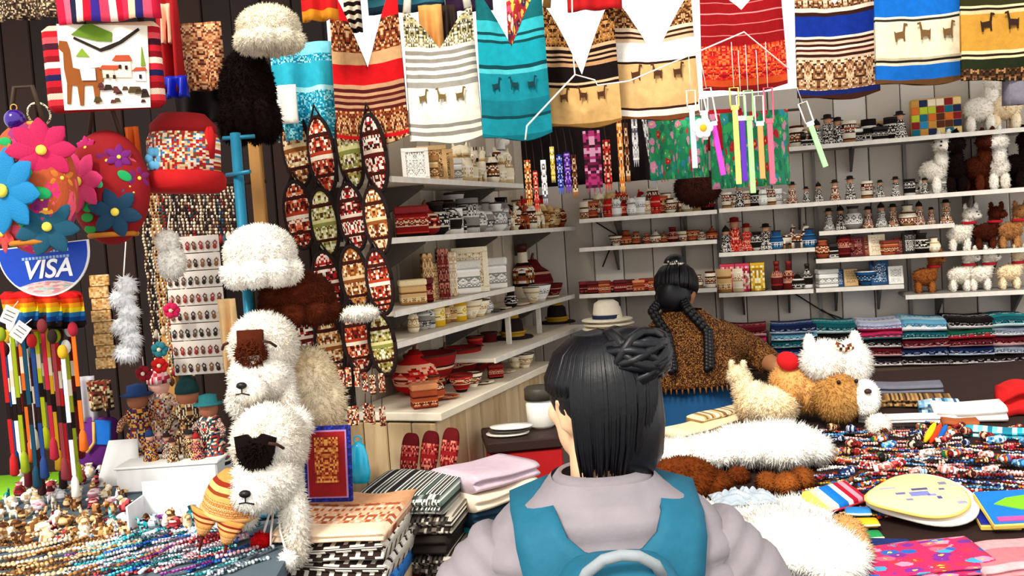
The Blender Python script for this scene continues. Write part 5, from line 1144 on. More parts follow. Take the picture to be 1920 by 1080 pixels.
# soft toy llamas
def plush(name, px, py, d, hpx, body, face, lab, grp, rz=0, lying=False, L=.008, seed=1, n=2600, scarf=None):
    h = sz(hpx, d); p = P(px, py, d); r = empty(name, p, (0, 0, rz), lab, 'soft toy', grp)
    if lying:
        furobj('body', [((0, 0, .3 * h), (.45 * h, .32 * h, .32 * h)), ((.25 * h, 0, .35 * h), (.3 * h, .28 * h, .34 * h))], body, r, n=n, L=L, seed=seed)
        hx, hz = .5 * h, .78 * h
        furobj('neck', [((.42 * h, 0, .58 * h), (.17 * h, .17 * h, .26 * h))], body, r, n=n // 4, L=L, seed=seed + 5)
    else:
        furobj('body', [((0, 0, .4 * h), (.24 * h, .17 * h, .2 * h))], body, r, n=n // 2, L=L, seed=seed)
        for x in (-.14, .14):
            for y in (-.08, .08): furobj('leg', [((x * h, y * h, .14 * h), (.07 * h, .07 * h, .17 * h))], body, r, n=n // 12, L=L * .7, seed=seed + 2)
        furobj('neck', [((.18 * h, 0, .62 * h), (.1 * h, .1 * h, .25 * h))], body, r, n=n // 5, L=L, seed=seed + 5)
        hx, hz = .24 * h, .84 * h
    furobj('head', [((hx, -.02 * h, hz), (.16 * h, .15 * h, .15 * h))], face, r, n=n // 4, L=L, seed=seed + 1)
    furobj('muzzle', [((hx + .1 * h, -.1 * h, hz - .04 * h), (.09 * h, .09 * h, .075 * h))], face, r, n=n // 10, L=L * .5, seed=seed + 3)
    for e in (-1, 1):
        furobj('ear', [((hx + e * .1 * h, .0, hz + .17 * h), (.04 * h, .03 * h, .09 * h))], face, r, n=n // 16, L=L * .6, seed=seed + 6)
        MB().ell((hx + .03 * h + e * .07 * h, -.15 * h, hz + .05 * h), .018 * h, 8, 6).build('eye', M('#0c0606', .2), r)
    MB().ell((hx + .12 * h, -.18 * h, hz - .02 * h), (.025 * h, .015 * h, .018 * h), 8, 6).build('nose', M('#2a1210', .5), r)
    if scarf: MB().torus((hx * .85, 0, hz - .2 * h), .12 * h, .035 * h, 16, 8, 'z').build('scarf', M(scarf, .9), r)
    return r
p = rp(1452, 800); plush('soft_toy', 1445, 795, proj(p)[2], 115, CF, CF, 'cream fluffy soft toy lying at the back of the right table', 'soft toys on the right table', 2.6, True, .014, 61, 6000)
p = rp(1580, 800); dd = proj(p)[2]
r = empty('soft_toy', P(1575, 792, dd), None, 'large white and tan llama soft toy beside the cream one', 'soft toy', 'soft toys on the right table'); s = sz(1, dd)
furobj('body', [((-30 * s, .06, 62 * s), (66 * s, .08, 50 * s)), ((-75 * s, .06, 72 * s), (40 * s, .07, 42 * s))], FUR('#e6b070', '#d09450'), r, n=4000, L=.014, seed=63)
furobj('face', [((-6 * s, -.02, 52 * s), (46 * s, .06, 48 * s))], FUR('#c89858', '#a8743a'), r, n=2600, L=.012, seed=64)
furobj('forelock', [((-22 * s, .0, 118 * s), (44 * s, .05, 38 * s)), ((26 * s, -.005, 112 * s), (34 * s, .05, 42 * s))], WFB, r, n=3600, L=.016, seed=65)
furobj('muzzle', [((38 * s, -.05, 50 * s), (26 * s, .035, 34 * s))], WFB, r, n=1000, L=.008, seed=66)
for e, x in ((-1, -48), (1, 38)): furobj('ear', [((x * s, .01, 148 * s), (11 * s, .012, 22 * s))], WFB, r, n=300, L=.008, seed=67)
MB().ell((34 * s, -.088, 66 * s), (7 * s, .008, 5 * s)).build('nose', M('#3a1c14', .5), r)
for x in (-14, 18): MB().ell((x * s, -.07, 84 * s), 4 * s, 8, 6).build('eye', M('#120808', .2), r)
MB().tube([(-10 * s, -.035, 150 * s), (6 * s, -.045, 142 * s), (20 * s, -.04, 146 * s)], .01, 8).build('headband', MOS(['#7a3a1c', '#f0e0c8', '#2a120c'], 8, 4, 0), r)
MB().ell((-88 * s, .02, 120 * s), (22 * s, .03, 18 * s), rot=(0, .5, 0)).build('red_scarf', M('#c81018', .9), r)
furpile('pompom', [(1648, 818, 22, .028, 22)], WF, 'white pompom among the bracelets on the right table', 'pompom', 700, .01, 68)
# cloths at the back and left of the table
def flatcloth(px, py, wpx, dp, h, mat, lab, rz, seed=1, name='folded_cloth', cat='cloth', lift=0):
    p = rp(px, py); w = sz(wpx, proj(p)[2])
    o = fold_mesh(w, dp, h, seed).build(name, mat, None, p + Vector((0, 0, lift)), (.1, 0, rz)); return tag(o, lab, cat)
flatcloth(1320, 808, 190, .09, .03, M('#efd9b0', .9, .15, 30), 'cream folded cloth at the far left corner of the right table', .75, 71)
flatcloth(1350, 790, 150, .06, .035, MOS(['#e6d2a8', '#8a6a3a', '#f4e8cc', '#c8a870'], 30, 4, 0), 'cream and brown checked cloth behind the white rug', .7, 72)
flatcloth(1690, 735, 140, .07, .03, M('#6a6a76', .9, .25, 30), 'grey folded scarf at the back of the right table', -.25, 73, 'folded_scarf', 'scarf')
flatcloth(1700, 760, 150, .07, .03, MOS(['#6a4a2a', '#3a2414', '#a8844e', '#8a6234'], 40, 5, 0), 'brown dotted folded scarf in front of the grey one', -.3, 74, 'folded_scarf', 'scarf')
flatcloth(1700, 790, 170, .05, .02, M('#e6e2e0', .9, .1, 30), 'pale folded scarf in front of the brown dotted one', -.3, 75, 'folded_scarf', 'scarf')
flatcloth(1815, 785, 120, .1, .045, M('#f4eee6', .9, .08, 30), 'white woollen cloth heap on the right of the table', -.2, 76)
flatcloth(1760, 775, 70, .05, .04, MOS(['#6a9ab8', '#2a5a7a', '#c8dce8', '#a0c0d4'], 14, 5, 0), 'blue speckled folded cloth beside the white heap', -.3, 77)
flatcloth(1905, 775, 60, .08, .09, M('#c01414', .9, .2, 60), 'red knitted cloth at the right edge', 0, 78)
flatcloth(1880, 820, 130, .05, .025, MOS(['#28b0c8', '#7ae0e8', '#12809a', '#c8f4f4'], 16, 4, 0), 'turquoise braided cloth at the right edge', -.5, 79)
flatcloth(1800, 805, 60, .05, .03, M('#a0542a', .9, .2, 30), 'rust brown folded cloth in front of the white heap', -.2, 80)
r = empty('leaning_board', P(1905, 745, 2.95), (0, -.35, -.3), 'black board leaning at the right edge behind the red cloth', 'board'); MB().box((0, 0, 0), (.2, .012, .075), bev=.002).build('board', M('#1a0c0a', .6), r, smooth=False); MB().box((0, -.008, 0), (.17, .003, .05)).build('face', M('#2a1210', .6), r, smooth=False)
# colourful bracelets, finger puppets, key rings
dark = [('dark red', ['#7a1014', '#a82a20', '#3a080a', '#e0b090']), ('navy', ['#14244a', '#2a4a90', '#0a1024', '#c0c8e0']), ('brown', ['#5a2a14', '#8a4a24', '#2a120a', '#d8b890']), ('crimson', ['#b01a2a', '#e05a50', '#5a0c14', '#f0d0c0']), ('multicoloured', ['#c02020', '#2060b0', '#f0e8e0', '#e0a020', '#206040']), ('black', ['#1a0e0c', '#3a2420', '#0a0606', '#c8b8a8'])]
mixd = dark + [('sky blue', ['#4a9ad0', '#a0d0f0', '#1a5a90', '#ffffff']), ('rose', ['#e09a90', '#f4d0c8', '#b05a50', '#ffffff']), ('white', ['#f4f0ea', '#c8c0b8', '#ffffff', '#a08878'])]
rows_of(62, ((1535, 815), (1790, 795), (1530, 905)), mixd, zr, -.35, 'woven_bracelet', 'woven bracelet mid right table', 'woven bracelets by the soft toys', 'bracelet', .006, 31, scl=(.85, 1.25))
rows_of(62, ((1700, 850), (1935, 815), (1760, 975)), mixd, zr, -.5, 'woven_bracelet', 'woven bracelet at right table edge', 'woven bracelets at the right edge', 'bracelet', .006, 32, scl=(.85, 1.3))
rows_of(40, ((1500, 890), (1730, 895), (1560, 975)), dark, zr, .35, 'beaded_strip', 'beaded strip behind yellow pouch', 'beaded strips behind the yellow pouch', 'strip', .006, 33, scl=(.9, 1.3))
FP = MB().lathe([(.22, 0), (.24, .1), (.22, .5), (.26, .58), (.24, .8), (.1, .98), (.02, 1)], 10); FP.ell((-.22, 0, .4), (.1, .08, .16), 6, 4); FP.ell((.22, 0, .4), (.1, .08, .16), 6, 4); FP = FP.data('puppet')
g = random.Random(9)
for i in range(46):
    px = 1560 + (i % 12 + g.random() * .8) * 31; py = 805 + (px - 1560) * .02 + (i // 12 + g.random() * .7) * 25
    p = rp(px, py); nm, pal = mixd[g.randrange(len(mixd))]
    o = inst('finger_puppet', FP, MOS(pal, 6, 9, 0, seed=i % 4), None, p + Vector((0, 0, .014)), (pi / 2 - .25, 0, g.uniform(-1.6, 1.6)), g.uniform(.035, .05))
    tag(o, f'{nm} finger puppet among right table bracelets, {ordn(i % 12)} in {("first", "second", "third", "fourth")[i // 12]} row', 'puppet', 'finger puppets on the right table')
r = empty('felt_bird', rp(1752, 835) + Vector((0, 0, .012)), (0, .2, -.3), 'yellow, red and blue felt bird among the bracelets', 'toy')
for k, c in enumerate(('#f0d820', '#e04018', '#1460b8')): MB().ell(((k - 1) * .014, 0, .02), (.009, .008, .032), 8, 6, (0, .3, 0)).build('felt_stripe', M(c, .9), r)
# teardrop fans, pouches, books and textiles at the front right
def tear(n=36):
    pts = []
    for k in range(n):
        t = 2 * pi * k / n; rr = 1 + .45 * max(0, cos(t - pi)) ** 6
        pts.append((cos(t) * rr, sin(t)))
    return pts
def slab(pts, sx, sy, h, z0):
    n = len(pts); m = MB(); vs = []
    for f, z in ((.96, z0), (1, z0 + h * .3), (1, z0 + h * .8), (.97, z0 + h)): vs += [(x * sx * f, y * sy * f, z) for x, y in pts]
    m.add(vs, [tuple(range(n - 1, -1, -1)), tuple(range(3 * n, 4 * n))] + [(i * n + j, i * n + (j + 1) % n, i * n + n + (j + 1) % n, i * n + n + j) for i in range(3) for j in range(n)]); return m
p = rp(1742, 975); d = proj(p)[2]; s = sz(1, d)
tilt = (.28, 0, .02)
r = empty('hand_fan', p + Vector((.012, .02, .035)), tilt, 'white tear shaped fan beneath the pale yellow one', 'fan', 'tear shaped fans')
slab(tear(), 84 * s, .105, .012, 0).build('fan_blade', M('#f4f0e8', .7, .05), r); MB().torus((0, 0, .013), 60 * s, .0012, 30, 5, 'z').build('stitching', M('#b8b0a8'), r)
r2 = empty('hand_fan', p + Vector((-.008, .0, .05)), tilt, 'pale yellow tear shaped fan with small blue printing', 'fan', 'tear shaped fans')
slab(tear(), 76 * s, .085, .012, 0).build('fan_blade', M('#f2dfa0', .7, .06), r2); 
edge = [(x * 77 * s, y * .086, .006) for x, y in tear()]; MB().tube(edge + edge[:1], .0035, 6).build('rim', M('#d8b860', .7), r2)
g = random.Random(4)
for (x, y, w, h, c) in ((-10, .0, 36, 14, '#7a80c0'), (-4, .018, 30, 6, '#4a4a78'), (10, -.008, 16, 6, '#8a8ac8'), (-44, .006, 18, 6, '#6a6a98'), (-60, .03, 30, 4, '#a8a0b8'), (46, .035, 14, 8, '#7a7a98'), (36, .012, 10, 5, '#5a5a88'), (52, -.045, 16, 8, '#9a98b8'), (20, -.02, 8, 8, '#4a4a88'), (-36, -.02, 12, 6, '#8a86b0'), (60, .022, 18, 3, '#b8b0c0')):
    MB().box((x * s, y, .0125), (w * s, h * s, .001)).build('printed_mark', M(c, .7), r2, smooth=False)
def sup_(v, e): return math.copysign(abs(v) ** e, v)
def pouchbox(px, py, wpx, dp, h, mat, lab, rz, name='zip_pouch', cat='pouch', tiltx=.15, lift=.0, trim='#c01a3a'):
    p = rp(px, py); w = sz(wpx, proj(p)[2]); r = empty(name, p + Vector((0, 0, lift)), (tiltx, 0, rz), lab, cat)
    MB().box((0, 0, h / 2), (w, dp, h), bev=h * .3).build('body', mat, r)
    MB().tube([(-w / 2, -dp / 2, h * .6), (0, -dp / 2 - .002, h * .6), (w / 2, -dp / 2, h * .6)], .0025, 6).build('zip', M(trim, .6), r); return r
def PATCH(cols, sc=3.0):
    return FLORAL(cols[0], cols[1:], sc)
pouchbox(1562, 955, 120, .075, .02, STR(['#e0e060', '#f0e8b0', '#f4f0e0', '#1478d0', '#1470c8', '#e8f0f0', '#b81430', '#e8a0b0', '#c01a3a'], 'u'), 'bright blue, yellow and red pouch left of the tear shaped fans', .55, tiltx=.45, lift=.02)
for k, (px, py, c, n) in enumerate(((1610, 985, '#2a80c8', 'blue'), (1624, 996, '#f0b820', 'yellow'), (1630, 1010, '#1a8a4a', 'green'))): pouchbox(px, py, 46, .03, .014, M(c, .8, .3, 60), f'small {n} purse in the pile left of the tear shaped fans', -.25 + .1 * k, 'small_purse', 'purse', lift=.012 * (2 - k), trim='#f4e8c0')
pouchbox(1660, 1030, 90, .06, .012, M('#0e2a6a', .8), 'navy blue cloth pouch beneath the tear shaped fans', -.3, 'cloth_pouch')
def book(px, py, wpx, dp, h, c, lab, rz, leaf=None, lift=0, tl=.25):
    p = rp(px, py); w = sz(wpx, proj(p)[2]); r = empty('notebook', p + Vector((0, 0, lift)), (tl, 0, rz), lab, 'notebook', 'notebooks at the right edge')
    MB().box((0, 0, h / 2), (w, dp, h), bev=.002).build('pages', M('#e8c860', .8), r, smooth=False); MB().box((0, .002, h + .001), (w * .98, dp * .97, .003), bev=.001).build('cover', M(c, .5, .15), r, smooth=False)
    if leaf:
        MB().prism([(-.3 * w, -.0), (-.05 * w, .16 * dp), (.3 * w, .22 * dp), (.5 * w, .1 * dp), (.5 * w, -.2 * dp), (.1 * w, -.2 * dp)], .002).build('leaf', M('#78c81c', .6), r, (.0, .01, h + .0035), (-pi / 2, 0, 0), False)
        MB().box((-.15 * w, -.36 * dp, h + .0035), (.5 * w, .12 * dp, .002)).build('pink_flower', M('#d84a90', .6), r, smooth=False)
book(1865, 980, 70, .1, .012, '#10208a', 'navy notebook under the bright blue one', -.2, lift=.01)
book(1900, 985, 110, .11, .012, '#1470d8', 'bright blue notebook with a green leaf on its cover', -.05, True, lift=.03, tl=.4)
flatcloth(1718, 1062, 245, .14, .028, FLORAL('#c0185a', ['#e02a3a', '#1a60b8', '#f090b0', '#7a1a90', '#e0607a', '#3aa0c8'], 7, seed=8), 'fuchsia cloth embroidered with red and blue flowers', .05, 83, 'embroidered_cloth', 'cloth')
flatcloth(1890, 1060, 140, .13, .03, WEAVE([(.1, '#d88a90'), (.2, '#e8b0b4'), (.3, '#c87078'), (.42, '#f0ccd0'), (.5, '#d88a90'), (.6, '#e8a8ac'), (.8, '#c87880'), (1, '#e0a0a4')], ['#e0a0a4', '#f0ccd0'], 20, 20, 0), 'pink striped folded cloth in the bottom right corner', .0, 84)
# ---------------------------------------------------------------- souvenirs on the shelves
mug = MB().lathe([(.32, 0), (.36, .03), (.37, .5), (.36, 1), (.31, 1), (.31, .1), (.01, .08)], 16, cap=False); mug.lathe([(.001, 0), (.32, 0)], 16, cap=False); mug = mug.data('mug')
mugh = MB().torus((.4, 0, .5), .24, .06, 12, 6, 'y', (-pi / 2, pi / 2)).data('handle')
gourd = MB().lathe([(.2, 0), (.42, .12), (.5, .36), (.42, .6), (.22, .74), (.16, .84), (.1, .92)], 16).data('gourd'); stem = MB().tube([(0, 0, .9), (.03, 0, 1), (.09, 0, 1.06)], [.05, .035, .03], 6).data('stem')
bowl = MB().lathe([(.3, 0), (.32, .05), (.6, .55), (.72, .95), (.68, 1), (.56, .6), (.25, .12), (.01, .1)], 18, cap=False).data('bowl')
boxb = MB().box((0, 0, .35), (1, .7, .7), bev=.04).data('box', None, False); boxl = MB().box((0, 0, .83), (1.06, .76, .24), bev=.04).data('lid', None, False)
bookm = MB().box((0, 0, .5), (.22, .72, 1), bev=.02).data('book', None, False)
frm = MB()
for c, d in (((0, 0, .06), (.8, .08, .12)), ((0, 0, .94), (.8, .08, .12)), ((-.34, 0, .5), (.12, .08, .8)), ((.34, 0, .5), (.12, .08, .8))): frm.box(c, d)
frm = frm.data('frame', None, False); pic = MB().box((0, .01, .5), (.6, .03, .8)).data('picture', None, False); fst = MB().box((0, .16, .4), (.08, .02, .8), (-.35, 0, 0)).data('stand', None, False)
bott = MB().lathe([(.2, 0), (.22, .04), (.22, .55), (.1, .72), (.09, .95), (.1, 1)], 12).data('bottle'); capm = MB().lathe([(.11, .93), (.11, 1.05), (.02, 1.06)], 10).data('cap')
plate = MB().lathe([(.25, 0), (.7, .12), (.72, .16), (.3, .1), (.01, .09)], 20).data('plate')
ERT = ['#efe2ca', '#b8844a', '#4a1c10', '#1a0b08', '#a83a24', '#fff8ec', '#7a4a28']
PALS = {'brown and cream': ERT, 'red and black': ['#8a1414', '#1a0808', '#c83a2a', '#e8c8a0', '#4a0c0c'], 'black and white': ['#14100e', '#f0ebe2', '#2a2420', '#c8c0b4', '#0a0606'], 'tan': ['#d8b078', '#a8743c', '#f0d8a8', '#6a4018'], 'white': ['#f4f0e8', '#d8d4cc', '#ffffff', '#8a8a86'], 'terracotta': ['#a84a28', '#7a2a14', '#d88a5a', '#3a120a', '#f0d0a8'], 'blue': ['#1c4a7a', '#3a80b0', '#e8e8e8', '#10243a'], 'cream': ['#f4e6c8', '#e0c898', '#fff8e8', '#b89058'], 'grey': ['#8a8680', '#c8c4bc', '#3a3835', '#e8e4de'], 'pink': ['#d83a5a', '#f08a9a', '#a01a34', '#f4d0c8'], 'yellow': ['#e0b020', '#f4dc70', '#a87a10', '#f8ecc0'], 'maroon': ['#5a0f12', '#3a080a', '#8a2420', '#c89078'], 'red': ['#b81414', '#e04030', '#7a0a0a', '#f0b090']}
def item(kind, pal, loc, h, rz, seed, lab, grp):
    k1, k2 = (11, 12) if kind in ('doll',) else (15, 14)
    q = PALS[pal]; sd = seed % 3
    if kind in ('mug', 'pot', 'gourd', 'bowl', 'owl', 'bottle', 'plate', 'box', 'llama', 'bird'):
        m = WEAVE([[(.14, q[0]), (.18, q[2]), (.5, 'm'), (.54, q[3]), (.78, q[0]), (.84, q[2]), (1, q[1])], [(.1, q[2]), (.3, q[0]), (.36, q[3]), (.7, 'm'), (.76, q[3]), (1, q[0])], [(.3, q[0]), (.34, q[1]), (.4, q[3]), (.6, q[0]), (.64, q[2]), (.86, 'm'), (1, q[1])]][sd], q, 22, 20, 3, 'GEN', sd * 1.3)
    else: m = MOS(q, k1 * 2, k2 * 2, 2, seed=seed % 4)
    sc = h
    if kind == 'llama': o = inst('llama_figurine', LL, m, None, loc, (0, 0, rz), sc); cat = 'figurine'
    elif kind == 'owl': o = inst('owl_figurine', owl, m, None, loc, (0, 0, rz * .3), sc); cat = 'figurine'
    elif kind == 'bird': o = inst('bird_figurine', bird, m, None, loc, (0, 0, rz), sc); cat = 'figurine'
    elif kind == 'doll':
        o = doll(loc, h, m, M('#120a0a', .8) if pal != 'red' else M('#8a1010', .8), lab, grp, (HT, HC)[seed % 3 == 0], '#c08a68', rz * .3, False); return o
    elif kind == 'mug': o = inst('mug', mug, m, None, loc, (0, 0, rz), (sc * .9, sc * .9, sc)); inst('handle', mugh, m, o); cat = 'mug'
    elif kind == 'gourd': o = inst('carved_gourd', gourd, m, None, loc, (0, 0, rz), sc * .95); inst('stem', stem, M('#5a3a1c'), o); cat = 'gourd'
    elif kind == 'pot': o = inst('painted_pot', pot, m, None, loc, (0, 0, rz), sc); cat = 'pot'; inst('rim', MB_RIM, M('#3a1c10'), o)
    elif kind == 'bowl': o = inst('painted_bowl', bowl, m, None, loc, (0, 0, rz), (sc, sc, sc)); cat = 'bowl'; inst('rim', MB_RIM2, M('#3a1c10'), o)
    elif kind == 'box': o = inst('painted_box', boxb, m, None, loc, (0, 0, rz * .15), sc); inst('lid', boxl, M(q[sd % len(q)], .6), o); cat = 'box'
    elif kind == 'book': o = inst('notebook', bookm, m, None, loc, (0, 0, rz * .1), sc); cat = 'notebook'
    elif kind == 'frame': o = inst('picture_frame', frm, M(PALS[pal][0], .6), None, loc, (-.12, 0, rz * .12), sc); inst('picture', pic, m, o); inst('stand', fst, M('#3a2a1c'), o); cat = 'picture frame'
    elif kind == 'bottle': o = inst('bottle', bott, m, None, loc, (0, 0, rz), sc); inst('cap', capm, M(PALS[pal][2], .5), o); cat = 'bottle'
    elif kind == 'plate': o = inst('painted_plate', plate, m, None, loc, (0, 0, rz), sc * .8); cat = 'plate'
    return tag(o, lab, cat, grp)
MB_RIM = MB().torus((0, 0, .99), .245, .03, 14, 5, 'z').data('rim'); MB_RIM2 = MB().torus((0, 0, .98), .7, .03, 18, 5, 'z').data('rim')
PH = {'llama': 'llama figurine', 'owl': 'owl figurine', 'bird': 'bird figurine', 'doll': 'doll', 'mug': 'mug', 'gourd': 'carved gourd', 'pot': 'painted pot', 'bowl': 'painted bowl', 'box': 'painted box', 'book': 'notebook', 'frame': 'picture frame', 'bottle': 'bottle', 'plate': 'painted plate'}
def row(key, x0, x1, n, hpx, kinds, pals, where, frac=.45, seed=0, jit=.25, hv=.2):
    W, z, dep, u0, u1 = SH[key]; g = random.Random(seed + 100); n = max(2, int(n * (.85 if W is WL else .9))); jit *= .6
    for i in range(n):
        px = x0 + (x1 - x0) * (i + .5 + g.uniform(-jit, jit)) / n; nn = dep * (frac + g.uniform(-.06, .06)); u = W.u_at(px, nn, z); p = W.pt(u, nn, z + .001)
        if p.z and not (u0 + .01 < u < u1 - .005): continue
        h = sz(hpx * (1 + g.uniform(-hv, hv)), proj(p)[2]); kd = g.choice(kinds); pl = g.choice(pals); sp = (W.u_at(x1, nn, z) - W.u_at(x0, nn, z)) / n; h = min(h, sp * 1.4 / {'bowl': 1.2, 'plate': .95, 'box': .95, 'gourd': .8, 'mug': .62, 'llama': .6, 'owl': .6, 'bird': .8, 'pot': .75}.get(kd, .4))
        item(kd, pl, p, h, g.uniform(-.8, .8) + W.rz(), seed + i, f'{pl} {PH[kd]}, {ordn(i)} from left on {where}', 'souvenirs on ' + where)
# back wall
row('R1', 1485, 1700, 13, 52, ['doll', 'doll', 'mug', 'box', 'pot'], ['black and white', 'brown and cream', 'black and white'], 'the top back shelf', .6, 1)
row('R1', 1500, 1650, 6, 85, ['box', 'frame'], ['cream', 'tan', 'white'], 'the rear top back shelf', .2, 2, .1)
row('R2', 1355, 1465, 9, 42, ['doll', 'mug', 'pot', 'owl'], ['black and white', 'white', 'brown and cream'], 'the left second back shelf', .6, 3)
row('R2', 1468, 1780, 13, 38, ['doll', 'doll', 'doll', 'mug'], ['black and white', 'brown and cream', 'grey'], 'the middle second back shelf', .6, 4)
row('R3', 1540, 1785, 12, 38, ['doll', 'doll', 'mug', 'pot'], ['black and white', 'grey', 'brown and cream'], 'the short third back shelf', .6, 5)
row('R3b', 1352, 1525, 10, 58, ['doll', 'llama', 'pot', 'doll'], ['black and white', 'brown and cream', 'red', 'blue'], 'the short shelf beside the vendor', .6, 6)
row('R4', 1535, 1760, 13, 34, ['box', 'frame', 'mug', 'pot'], ['cream', 'maroon', 'black and white', 'terracotta'], 'the fourth back shelf', .6, 7)
row('R5', 1352, 1392, 3, 50, ['pot', 'mug'], ['cream', 'tan'], 'the left fifth back shelf', .6, 8)
row('R5', 1450, 1524, 5, 50, ['bottle', 'gourd', 'bowl'], ['maroon', 'maroon', 'black and white'], 'the fifth shelf past the gift boxes', .6, 9)
row('R5b', 1535, 1690, 7, 38, ['gourd', 'box', 'bowl', 'frame'], ['tan', 'terracotta', 'blue', 'white'], 'the lowest short back shelf', .6, 10)
row('RA1', 1090, 1265, 14, 42, ['owl', 'pot', 'llama', 'mug'], ['cream', 'brown and cream', 'red', 'white', 'terracotta'], 'the shelf below the woven belts', .65, 11)
row('RA1', 1095, 1340, 14, 58, ['llama', 'owl', 'pot'], ['cream', 'tan', 'red and black', 'brown and cream'], 'the rear shelf below the belts', .25, 12)
row('RA2', 1150, 1342, 13, 24, ['bowl', 'pot', 'gourd'], ['terracotta', 'brown and cream', 'maroon'], 'the narrow shelf above the vendor', .55, 13)
row('RA3', 1092, 1235, 10, 26, ['box', 'box', 'bowl'], ['terracotta', 'red and black', 'maroon'], 'the shelf left of the vendor', .6, 14)
row('RA3', 1296, 1342, 3, 28, ['pot', 'mug'], ['cream', 'brown and cream'], 'the shelf right of the vendor', .6, 15)
# upright bright boxes
W, z, dep, u0, u1 = SH['R5']
for k, (px, c, n) in enumerate(((1366, 'pink', 'left pink'), (1394, 'pink', 'right pink'), (1422, 'yellow', 'yellow'))):
    u = W.u_at(px, .1, z); p = W.pt(u, .1, z + .001); d = proj(p)[2]; s = sz(1, d)
    r = empty('gift_box', p, (0, 0, W.rz()), n + ' upright gift box with printed figures on the back shelf', 'box', 'bright gift boxes')
    MB().box((0, 0, 24 * s), (25 * s, .04, 48 * s), bev=.002).build('carton', MOS(PALS[c], 7, 10, 1), r, smooth=False); MB().box((0, 0, 50 * s), (26 * s, .042, 5 * s), bev=.001).build('flap', M(PALS[c][0], .6), r, smooth=False)
# left wall shelves
row('L1', 775, 850, 6, 66, ['frame', 'box'], ['tan', 'cream', 'white'], 'the top left wall shelf', .6, 21, .1)
row('L1', 850, 995, 16, 66, ['llama', 'owl', 'llama', 'bird'], ['cream', 'tan', 'cream', 'brown and cream'], 'the far top left shelf', .6, 22)
row('L1', 860, 995, 8, 85, ['llama', 'owl'], ['cream', 'white'], 'the rear top left shelf', .2, 23)
row('L2', 760, 810, 3, 70, ['box', 'gourd'], ['maroon', 'red and black'], 'the near second left shelf', .6, 24, .1)
row('L2', 812, 950, 14, 56, ['mug', 'owl', 'pot', 'mug', 'llama'], ['white', 'black and white', 'white', 'grey'], 'the second left wall shelf', .65, 25)
row('L2', 820, 950, 7, 66, ['mug', 'pot'], ['white', 'black and white'], 'the rear second left shelf', .25, 26)
row('L2', 950, 1085, 17, 48, ['llama', 'owl', 'bird'], ['cream', 'tan', 'brown and cream', 'terracotta'], 'the far second left shelf', .65, 27)
row('L2', 955, 1080, 10, 62, ['llama', 'pot'], ['cream', 'red', 'tan'], 'the far rear second left shelf', .25, 28)
row('L3', 768, 840, 6, 80, ['book', 'frame', 'box'], ['maroon', 'tan', 'red and black'], 'the near third left shelf', .6, 29, .1)
row('L3', 842, 960, 9, 75, ['frame', 'book', 'box'], ['white', 'black and white', 'blue', 'cream'], 'the third left wall shelf', .6, 30, .1)
row('L4', 770, 870, 9, 42, ['pot', 'mug', 'owl', 'bottle'], ['cream', 'grey', 'tan', 'yellow'], 'the fourth left wall shelf', .6, 31)
row('L4', 875, 965, 8, 30, ['bowl', 'pot', 'plate'], ['white', 'cream', 'black and white'], 'the middle fourth left shelf', .65, 32)
row('L4', 968, 1072, 10, 30, ['bowl', 'plate', 'pot'], ['cream', 'tan', 'white', 'maroon'], 'the far fourth left shelf', .7, 33)
row('L4', 975, 1072, 6, 80, ['box', 'gourd', 'bottle'], ['maroon', 'red and black', 'brown and cream'], 'the far rear fourth left shelf', .2, 34)
row('LC', 785, 850, 4, 46, ['bowl', 'pot', 'plate', 'box'], ['pink', 'terracotta', 'cream'], 'the near left counter', .7, 35, .1)
row('LC', 855, 940, 5, 34, ['bowl', 'plate', 'box'], ['terracotta', 'red and black', 'brown and cream'], 'the middle left counter', .72, 36, .1)
row('LC', 945, 1022, 6, 24, ['plate', 'bowl', 'plate'], ['black and white', 'brown and cream', 'cream'], 'the far left counter', .75, 38, .1)
row('LC', 770, 850, 4, 80, ['gourd', 'bowl', 'gourd'], ['maroon', 'red', 'red and black'], 'the rear near left counter', .3, 37, .1)
row('LC', 855, 960, 5, 56, ['gourd', 'pot', 'bowl'], ['terracotta', 'maroon', 'red and black', 'tan'], 'the rear far left counter', .3, 39, .1)
# hats on the low left shelf and the stack of straw hats
def hat(loc, r0, h, mat, band, lab, grp=None):
    r = empty('brimmed_hat', loc, None, lab, 'hat', grp)
    MB().lathe([(r0 * .5, .004), (r0 * .98, .0), (r0, .004), (r0 * .95, .007), (r0 * .55, .008)], 26).build('brim', mat, r)
    MB().lathe([(r0 * .56, .004), (r0 * .54, h * .4), (r0 * .48, h * .85), (r0 * .3, h), (r0 * .05, h * .96)], 26).build('crown', mat, r)
    MB().lathe([(r0 * .575, .006), (r0 * .57, h * .3)], 26, cap=False).build('hatband', band, r)
W, z, dep, u0, u1 = SH['LH']
for k, px in enumerate((962, 1045)):
    u = W.u_at(px, .15, z); hat(W.pt(u, .15, z + .001), .075, .075, M('#1a0c0a', .9), M('#b8881c', .7), ('left', 'right')[k] + ' black brimmed hat with an ochre crown band on the low shelf', 'black brimmed hats')
    hat(W.pt(u, .15, z + .02), .05, .085, M('#b08420', .9), M('#3a2a10', .7), ('left', 'right')[k] + ' ochre felt hat sitting on a black brimmed hat', 'ochre hats')
W, z, dep, u0, u1 = SH['RA3']; p = P(1142, 640, 3.55); zt = P(1142, 600, 3.55).z
